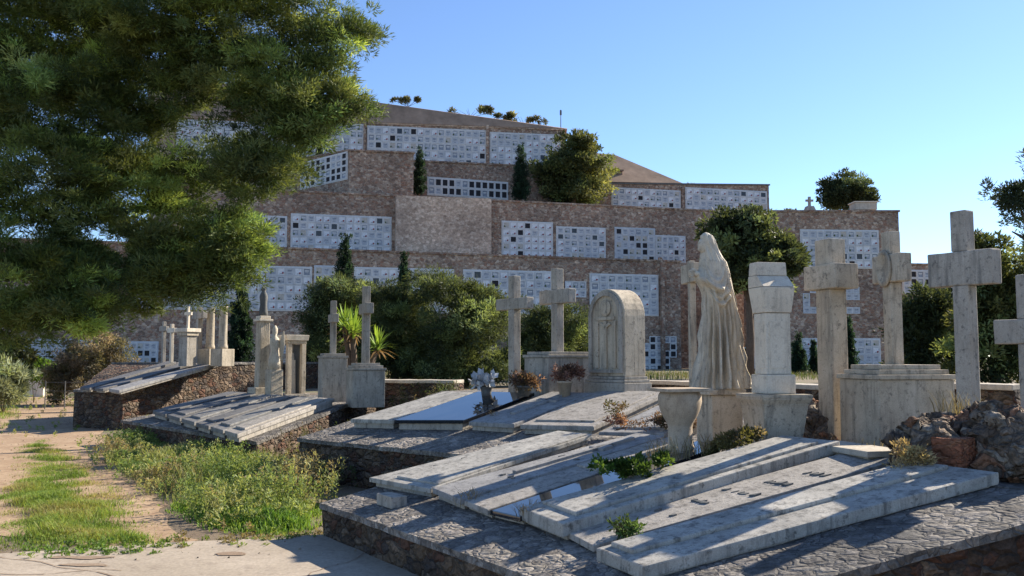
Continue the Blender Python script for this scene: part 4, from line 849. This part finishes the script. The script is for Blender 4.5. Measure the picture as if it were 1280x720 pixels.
def field(name, label, poly, n, hfun, wid, pal, cat_dens, mat=M_grass, lean=.5, clump=0, soft=.6):
    PG = np.array([G(*q) for q in poly])
    def ed(x, y):
        A = PG; B_ = np.roll(PG, -1, 0); d_ = B_-A; t_ = np.clip(((x-A[:, 0])*d_[:, 0]+(y-A[:, 1])*d_[:, 1])/(d_**2).sum(1), 0, 1)
        return sm(float(np.sqrt(((A+d_*t_[:, None]-(x, y))**2).sum(1)).min())/soft+.25*nz(x, y, 2.3, 7))
    p = fill_poly(PG, n, lambda x, y: (cat_dens(x, y) if cat_dens else 1)*(.06+.94*ed(x, y)))
    hfac = np.array([.3+.7*ed(x, y) for x, y in p])
    z0 = np.array([gz(x, y) for x, y in p]); P = np.column_stack([p, z0])
    h = hfac*np.array([hfun(x, y) for x, y in p])*(.45+.8*rng.random(n)); pal = np.array(pal)
    ci = np.clip(((np.array([nz(x, y, 1.3, 5) for x, y in p])+.5)*len(pal)+rng.normal(size=n)*.7).astype(int), 0, len(pal)-1)
    c = pal[ci]*(.7+.6*rng.random((n, 1)))
    o = blades(name, P, h, wid*(.6+.8*rng.random(n)), lean*(.3+1.2*rng.random(n)), c, mat)
    return tag(o, label, 'grass', kind='stuff')
GR = [(.12, .19, .03), (.18, .27, .05), (.24, .32, .06), (.28, .31, .08), (.32, .29, .11)]
field('grass', 'bright green grass strip between the two wheel tracks', [(18, 560), (60, 548), (105, 575), (150, 610), (190, 645), (225, 672), (190, 684), (60, 690), (-20, 692), (-60, 640), (10, 600)], 34000, lambda x, y: max(.03, .10+.15*nz(x, y, 1.6)), .0035, GR, lambda x, y: min(1, max(.05, .7+1.9*nz(x, y, 1.5))), lean=.9, soft=.9)
field('grass', 'low grass and clover at the near edge of the weeds', [(205, 640), (260, 665), (330, 672), (400, 665), (408, 640), (380, 620), (300, 615), (230, 620)], 22000, lambda x, y: .16+.1*nz(x, y, 1), .006, [(.10, .20, .03), (.15, .27, .04), (.20, .30, .05)], lambda x, y: min(1, max(.1, .8+nz(x, y, 1.5))))
def weed_h(x, y): return max(.08, .30+.30*nz(x, y, .7, 2))
WD = [(.11, .17, .05), (.17, .23, .07), (.24, .29, .10), (.30, .31, .13), (.25, .21, .11)]
WP = [(128, 575), (150, 560), (215, 548), (300, 556), (345, 575), (375, 590), (402, 600), (405, 630), (395, 655), (330, 664), (260, 655), (215, 635), (180, 610)]
field('weeds', 'tall grey green weeds filling the gap beside the path', WP, 30000, weed_h, .005, WD, lambda x, y: min(1, max(.08, .7+1.2*nz(x, y, .9))), lean=.45)
def bushy(name, label, poly, n, hf, per, leaf, wid, pal, mat=M_leaf):
    p = fill_poly([G(*q) for q in poly], n, lambda x, y: min(1, max(.1, .6+1.3*nz(x, y, 1.2, 3))))+rng.normal(size=(n, 2))*.18; Ps = []; Ds = []; Cs = []; Ls = []; Ws = []; pal = np.array(pal)
    for x, y in p:
        h = hf(x, y)*(.6+.6*rng.random()); z0 = gz(x, y); m = per; c = pal[int(np.clip((nz(x, y, .9, 8)+.5)*len(pal)+rng.normal()*.6, 0, len(pal)-1))]*(.75+.5*rng.random()); tx, ty = rng.normal(size=2)*.12
        f = rng.random(m)**.7; q = np.column_stack([x+tx*f*h*2+rng.normal(size=m)*.02, y+ty*f*h*2+rng.normal(size=m)*.02, z0+f*h]); Ps.append(q)
        Ds.append(unit(np.column_stack([rng.normal(size=(m, 2)), np.abs(rng.normal(size=m))*.9+.2]))); Cs.append(np.tile(c, (m, 1))*(.8+.4*rng.random((m, 1)))); Ls.append(leaf*(.5+rng.random(m))); Ws.append(wid*(.5+rng.random(m)))
    V, c = leaf_quads(np.concatenate(Ps), np.concatenate(Ds), np.concatenate(Ls), np.concatenate(Ws), np.concatenate(Cs))
    return tag(np_mesh(name, V, 4, c, mat), label, 'weeds', kind='stuff')
bushy('weeds', 'bushy leafy weeds with feathery stems in the middle of the overgrown gap', WP, 2600, lambda x, y: max(.08, .30+.36*nz(x, y, .6, 4)), 38, .045, .008, WD)
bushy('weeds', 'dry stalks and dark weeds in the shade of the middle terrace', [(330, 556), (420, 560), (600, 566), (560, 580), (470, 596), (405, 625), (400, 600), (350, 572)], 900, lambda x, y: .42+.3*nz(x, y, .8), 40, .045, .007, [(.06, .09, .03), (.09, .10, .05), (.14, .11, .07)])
bushy('weeds', 'small tufts growing along the far verge of the path', [(0, 500), (60, 492), (100, 500), (100, 560), (150, 560), (140, 548), (60, 548), (0, 560)], 120, lambda x, y: .12, 30, .05, .008, GR)
field('grass', 'pale dry grass at the left verge of the dirt path', [(-20, 500), (40, 498), (30, 530), (0, 560), (-60, 560), (-60, 500)], 5000, lambda x, y: .12, .006, GR, lambda x, y: min(1, max(0, .4+1.5*nz(x, y, .8))))
field('grass', 'rough grass behind the parapets, under the pines', [(500, 505), (900, 500), (1279, 500), (1279, 490), (700, 482), (420, 482)], 9000, lambda x, y: .3, .012, [(.06, .09, .03), (.10, .12, .05), (.14, .13, .07)], lambda x, y: 1.0)
# yucca
def yucca():
    D = 20.0; b = at(446, 470, D); t = thing('yucca', 'spiky bright green yucca behind the grey pedestal cross', 'yucca', (b.x, b.y, Z3), 0); z = lambda y: at(446, y, D).z-Z3
    heads = [(-.10, 0, z(420), .62, 90), (.42, .1, z(436), .5, 70), (-.3, .1, z(408), .5, 60)]
    bm = bmesh.new()
    for hx, hy, hz, L, n in heads: tube(bm, [(0, 0, -.1), (hx*.5, hy*.5, hz*.5), (hx, hy, hz)], [.09, .07, .06], 8)
    part('trunk', bm, M_bark, t, smooth=True)
    for hx, hy, hz, L, n in heads:
        Vs = []; cs = []
        for k in range(n):
            az = rnd.random()*6.283; el = R(-25+110*rnd.random()); l = L*(.75+.4*rnd.random()); d = Vector((math.cos(az)*math.cos(el), math.sin(az)*math.cos(el), math.sin(el))); s = d.cross(Vector((0, 0, 1))).normalized()*.022
            p0 = Vector((hx, hy, hz+rnd.uniform(-.08, .08))); p1 = p0+d*l*.55; p2 = p0+d*l+Vector((0, 0, -.12*l*math.cos(el)))
            Vs += [p0-s, p0+s, p1+s, p1-s, p1-s, p1+s, p2+s*.05, p2-s*.05]; c = (.24, .36, .06) if el > R(-5) else (.24, .15, .07); f = .7+.6*rnd.random(); cs += [[v*f for v in c]]*8
        np_mesh('leaf_rosette', np.array([list(v) for v in Vs]), 4, np.array(cs), M_grass, t)
yucca()
def plantlet(name, label, cat, p, blobs, nc, per, leaf, wid, spread, pal, mat=None):
    t = shrub(label, p, [(p[0]+x, p[1]+y, p[2]+z_, a, b, c) for x, y, z_, a, b, c in blobs], nc, per, leaf, wid, spread, pal, name=name, mat=mat); t['category'] = cat; return t
q = G1.px(786, 592, .19)
plantlet('creeping_plant', 'leafy green plant spreading over the slabs of the nearest terrace', 'plant', tuple(q), [(0, 0, .06, .16, .10, .06), (.16, .1, .08, .14, .09, .06), (-.17, -.08, .05, .10, .07, .05)], 60, 50, .035, .009, .06, [(.08, .15, .03), (.12, .20, .04), (.05, .10, .02)])
q = G1.px(775, 665, .1)
plantlet('creeping_plant', 'small dark weed at the foot of the low worn slab', 'plant', tuple(q), [(0, 0, .05, .10, .05, .05)], 18, 30, .04, .007, .05, [(.05, .09, .03), (.07, .11, .03)])
q = G2.px(770, 536, .24)
plantlet('dry_flowers', 'pinkish dried flowers on the grey slab beside the urn', 'dried flowers', tuple(q), [(0, 0, .12, .30, .18, .12), (.4, .1, .12, .3, .15, .11), (.75, .2, .1, .2, .15, .1)], 90, 40, .035, .008, .08, [(.24, .13, .11), (.16, .11, .06), (.10, .10, .04), (.30, .20, .16)])
q = at(925, 548, 8.5)
plantlet('dry_flowers', 'yellowish weed below the pillar tombstone pedestal', 'weed', (q.x, q.y, Z1), [(0, 0, .13, .16, .1, .13), (-.25, 0, .06, .15, .1, .07)], 55, 40, .035, .008, .07, [(.20, .19, .06), (.12, .12, .04), (.24, .19, .11)])
q = at(1145, 572, 7.0)
plantlet('dry_flowers', 'pale dry weed in front of the dark rock wall', 'weed', (q.x, q.y, Z1), [(0, 0, .12, .13, .1, .12)], 45, 40, .035, .006, .07, [(.28, .22, .13), (.18, .15, .08)])
q = at(706, 470, 13.4)
t = plantlet('potted_plant', 'withered reddish plant in a clay pot before the rough block pedestal', 'potted plant', (q.x, q.y, Z2+.22), [(0, 0, .16, .12, .11, .11)], 45, 40, .05, .01, .09, [(.26, .13, .11), (.18, .11, .08), (.30, .20, .16)])
bm = bmesh.new(); lathe(bm, [(.075, -.22), (.10, -.02), (.115, -.02), (.115, .01), (.095, .01)], 18); part('pot', bm, M_urn, t, smooth=True)
q = at(655, 472, 13.6)
t = plantlet('potted_plant', 'withered brown plant in a dark pot at the foot of the plain grey cross', 'potted plant', (q.x, q.y, Z2+.15), [(0, 0, .10, .14, .10, .08)], 40, 40, .05, .01, .09, [(.22, .14, .09), (.28, .17, .14), (.14, .12, .05)])
bm = bmesh.new(); lathe(bm, [(.075, -.15), (.10, -.02), (.115, -.02), (.115, .01), (.095, .01)], 18); part('pot', bm, M_dark, t, smooth=True)
q = at(608, 460, 14.2)
t = plantlet('bouquet', 'crumpled white bouquet standing left of the plain grey cross', 'bouquet', (q.x, q.y, Z2), [(0, 0, .24, .16, .08, .06), (-.12, 0, .18, .10, .07, .04)], 10, 12, .10, .045, .05, [(.65, .66, .68)], mat=M_nf2)
bm = bmesh.new(); lathe(bm, [(.07, -.02), (.08, .04), (.09, .12), (.10, .12), (.08, .11)], 16); part('vase', bm, M_dark, t, smooth=True)

# dry tufts hanging between the slab fronts, and a small step block
for lab, px, py, n in (('dry grass tuft at the front joint of the two leftmost near slabs', 588, 632, 60), ('dry grass tuft at the front edge of the near polished slab', 660, 652, 70), ('dry grass tuft on the middle terrace front edge', 618, 528, 50)):
    f = G1 if py > 600 else G2; q = f.px(px, py, .02); t = thing('dry_tuft', lab, 'dry grass', tuple(q), 0)
    P_ = rng.normal(size=(n, 3))*np.array([.05, .05, 0]); blades('blades', P_, .10+.10*rng.random(n), .0025+.002*rng.random(n), .9*np.ones(n), np.array([.30, .22, .12])*(.6+.7*rng.random((n, 1))), M_dry, t)
q = G1.px(492, 628, .02); t = thing('step_block', 'small stone block under the front of the leftmost near slab', 'stone block', tuple(q), G1.rz); bm = bmesh.new(); box(bm, -.16, .16, -.10, .06, -.03, .075, .008); rough_up(bm, .004); part('block', bm, M_mon2, t)

# small stones and litter on the path and pavement
def litter():
    pts = fill_poly([G(-60, 716), (3, 9.2), G(400, 660), G(260, 640), G(150, 540), G(100, 492), G(-40, 500)], 2600); Vs = []; Cs = []
    for x, y in pts:
        r = .005+.016*rnd.random()**3; a = rnd.random()*6.28; z0 = .034 if y < 9.2 else .01
        b = [(x+r*math.cos(a+k*2.09)*(.7+.6*rnd.random()), y+r*math.sin(a+k*2.09)*(.7+.6*rnd.random()), z0-.002) for k in range(3)]; t_ = (x+r*.2, y, z0+r*(.5+.5*rnd.random()))
        c = rnd.choice([(.30, .25, .19), (.20, .16, .12), (.40, .36, .30), (.16, .10, .05)])
        for k in range(3): Vs += [b[k], b[(k+1) % 3], t_]; Cs += [c]*3
    tag(np_mesh('gravel', np.array(Vs), 3, np.array(Cs), M_dry), 'small loose stones and leaf litter on the path and pavement', 'gravel', kind='stuff')
litter()
bushy('weeds', 'low tufts of weeds at the foot of the farthest terrace wall', [(150, 540), (160, 548), (250, 520), (320, 495), (300, 490), (230, 508)], 160, lambda x, y: .22, 34, .05, .009, WD)

for lab, px, py, D_ in (('wispy dry weed at the foot of the tallest cross', 1195, 512, 7.7), ('wispy dry weed before the stepped pedestal', 1090, 548, 8.1), ('wispy dry weed in front of the urn foot', 835, 548, 8.4), ('wispy dry weed between urn and statue pedestal', 882, 545, 8.6)):
    p = at(px, py, D_); n = 90; t = thing('dry_weed', lab, 'weed', (p.x, p.y, Z1-.01 if D_ > 7.9 else p.z-.05), 0)
    P_ = rng.normal(size=(n, 3))*np.array([.10, .06, 0]); blades('stalks', P_, .10+.16*rng.random(n), .002+.002*rng.random(n), .6*np.ones(n), np.array([.28, .23, .12])*(.5+.8*rng.random((n, 1))), M_dry, t)

bm = bmesh.new(); r_ = random.Random(3)
for (x0, y0), (x1, y1) in (((-4.6, 8.2), (-1.9, 6.9)), ((-1.9, 6.9), (-1.2, 8.6)), ((-5.5, 7.3), (-3.2, 7.7))):
    n = 26; pts = []
    for k in range(n+1):
        f = k/n; pts.append(Vector((x0+(x1-x0)*f+noise.noise(Vector((f*5, x0, 1)))*.16+r_.gauss(0, .008), y0+(y1-y0)*f+noise.noise(Vector((f*5, y0, 4)))*.16+r_.gauss(0, .008), .0345)))
    for a, b in zip(pts, pts[1:]):
        w_ = .003+.005*r_.random(); nrm = Vector((-(b-a).y, (b-a).x, 0)).normalized()*w_
        bm.faces.new([bm.verts.new(p) for p in (a-nrm, b-nrm, b+nrm, a+nrm)])
tag(part('pavement_crack', bm, M_mud), kind='structure')
bushy('weeds', 'clover and low weeds scattered along the pavement edge', [(0, 690), (120, 682), (250, 676), (400, 668), (400, 676), (250, 686), (120, 694), (0, 700)], 150, lambda x, y: .05, 26, .03, .008, [(.12, .20, .04), (.18, .24, .06), (.20, .17, .08)])
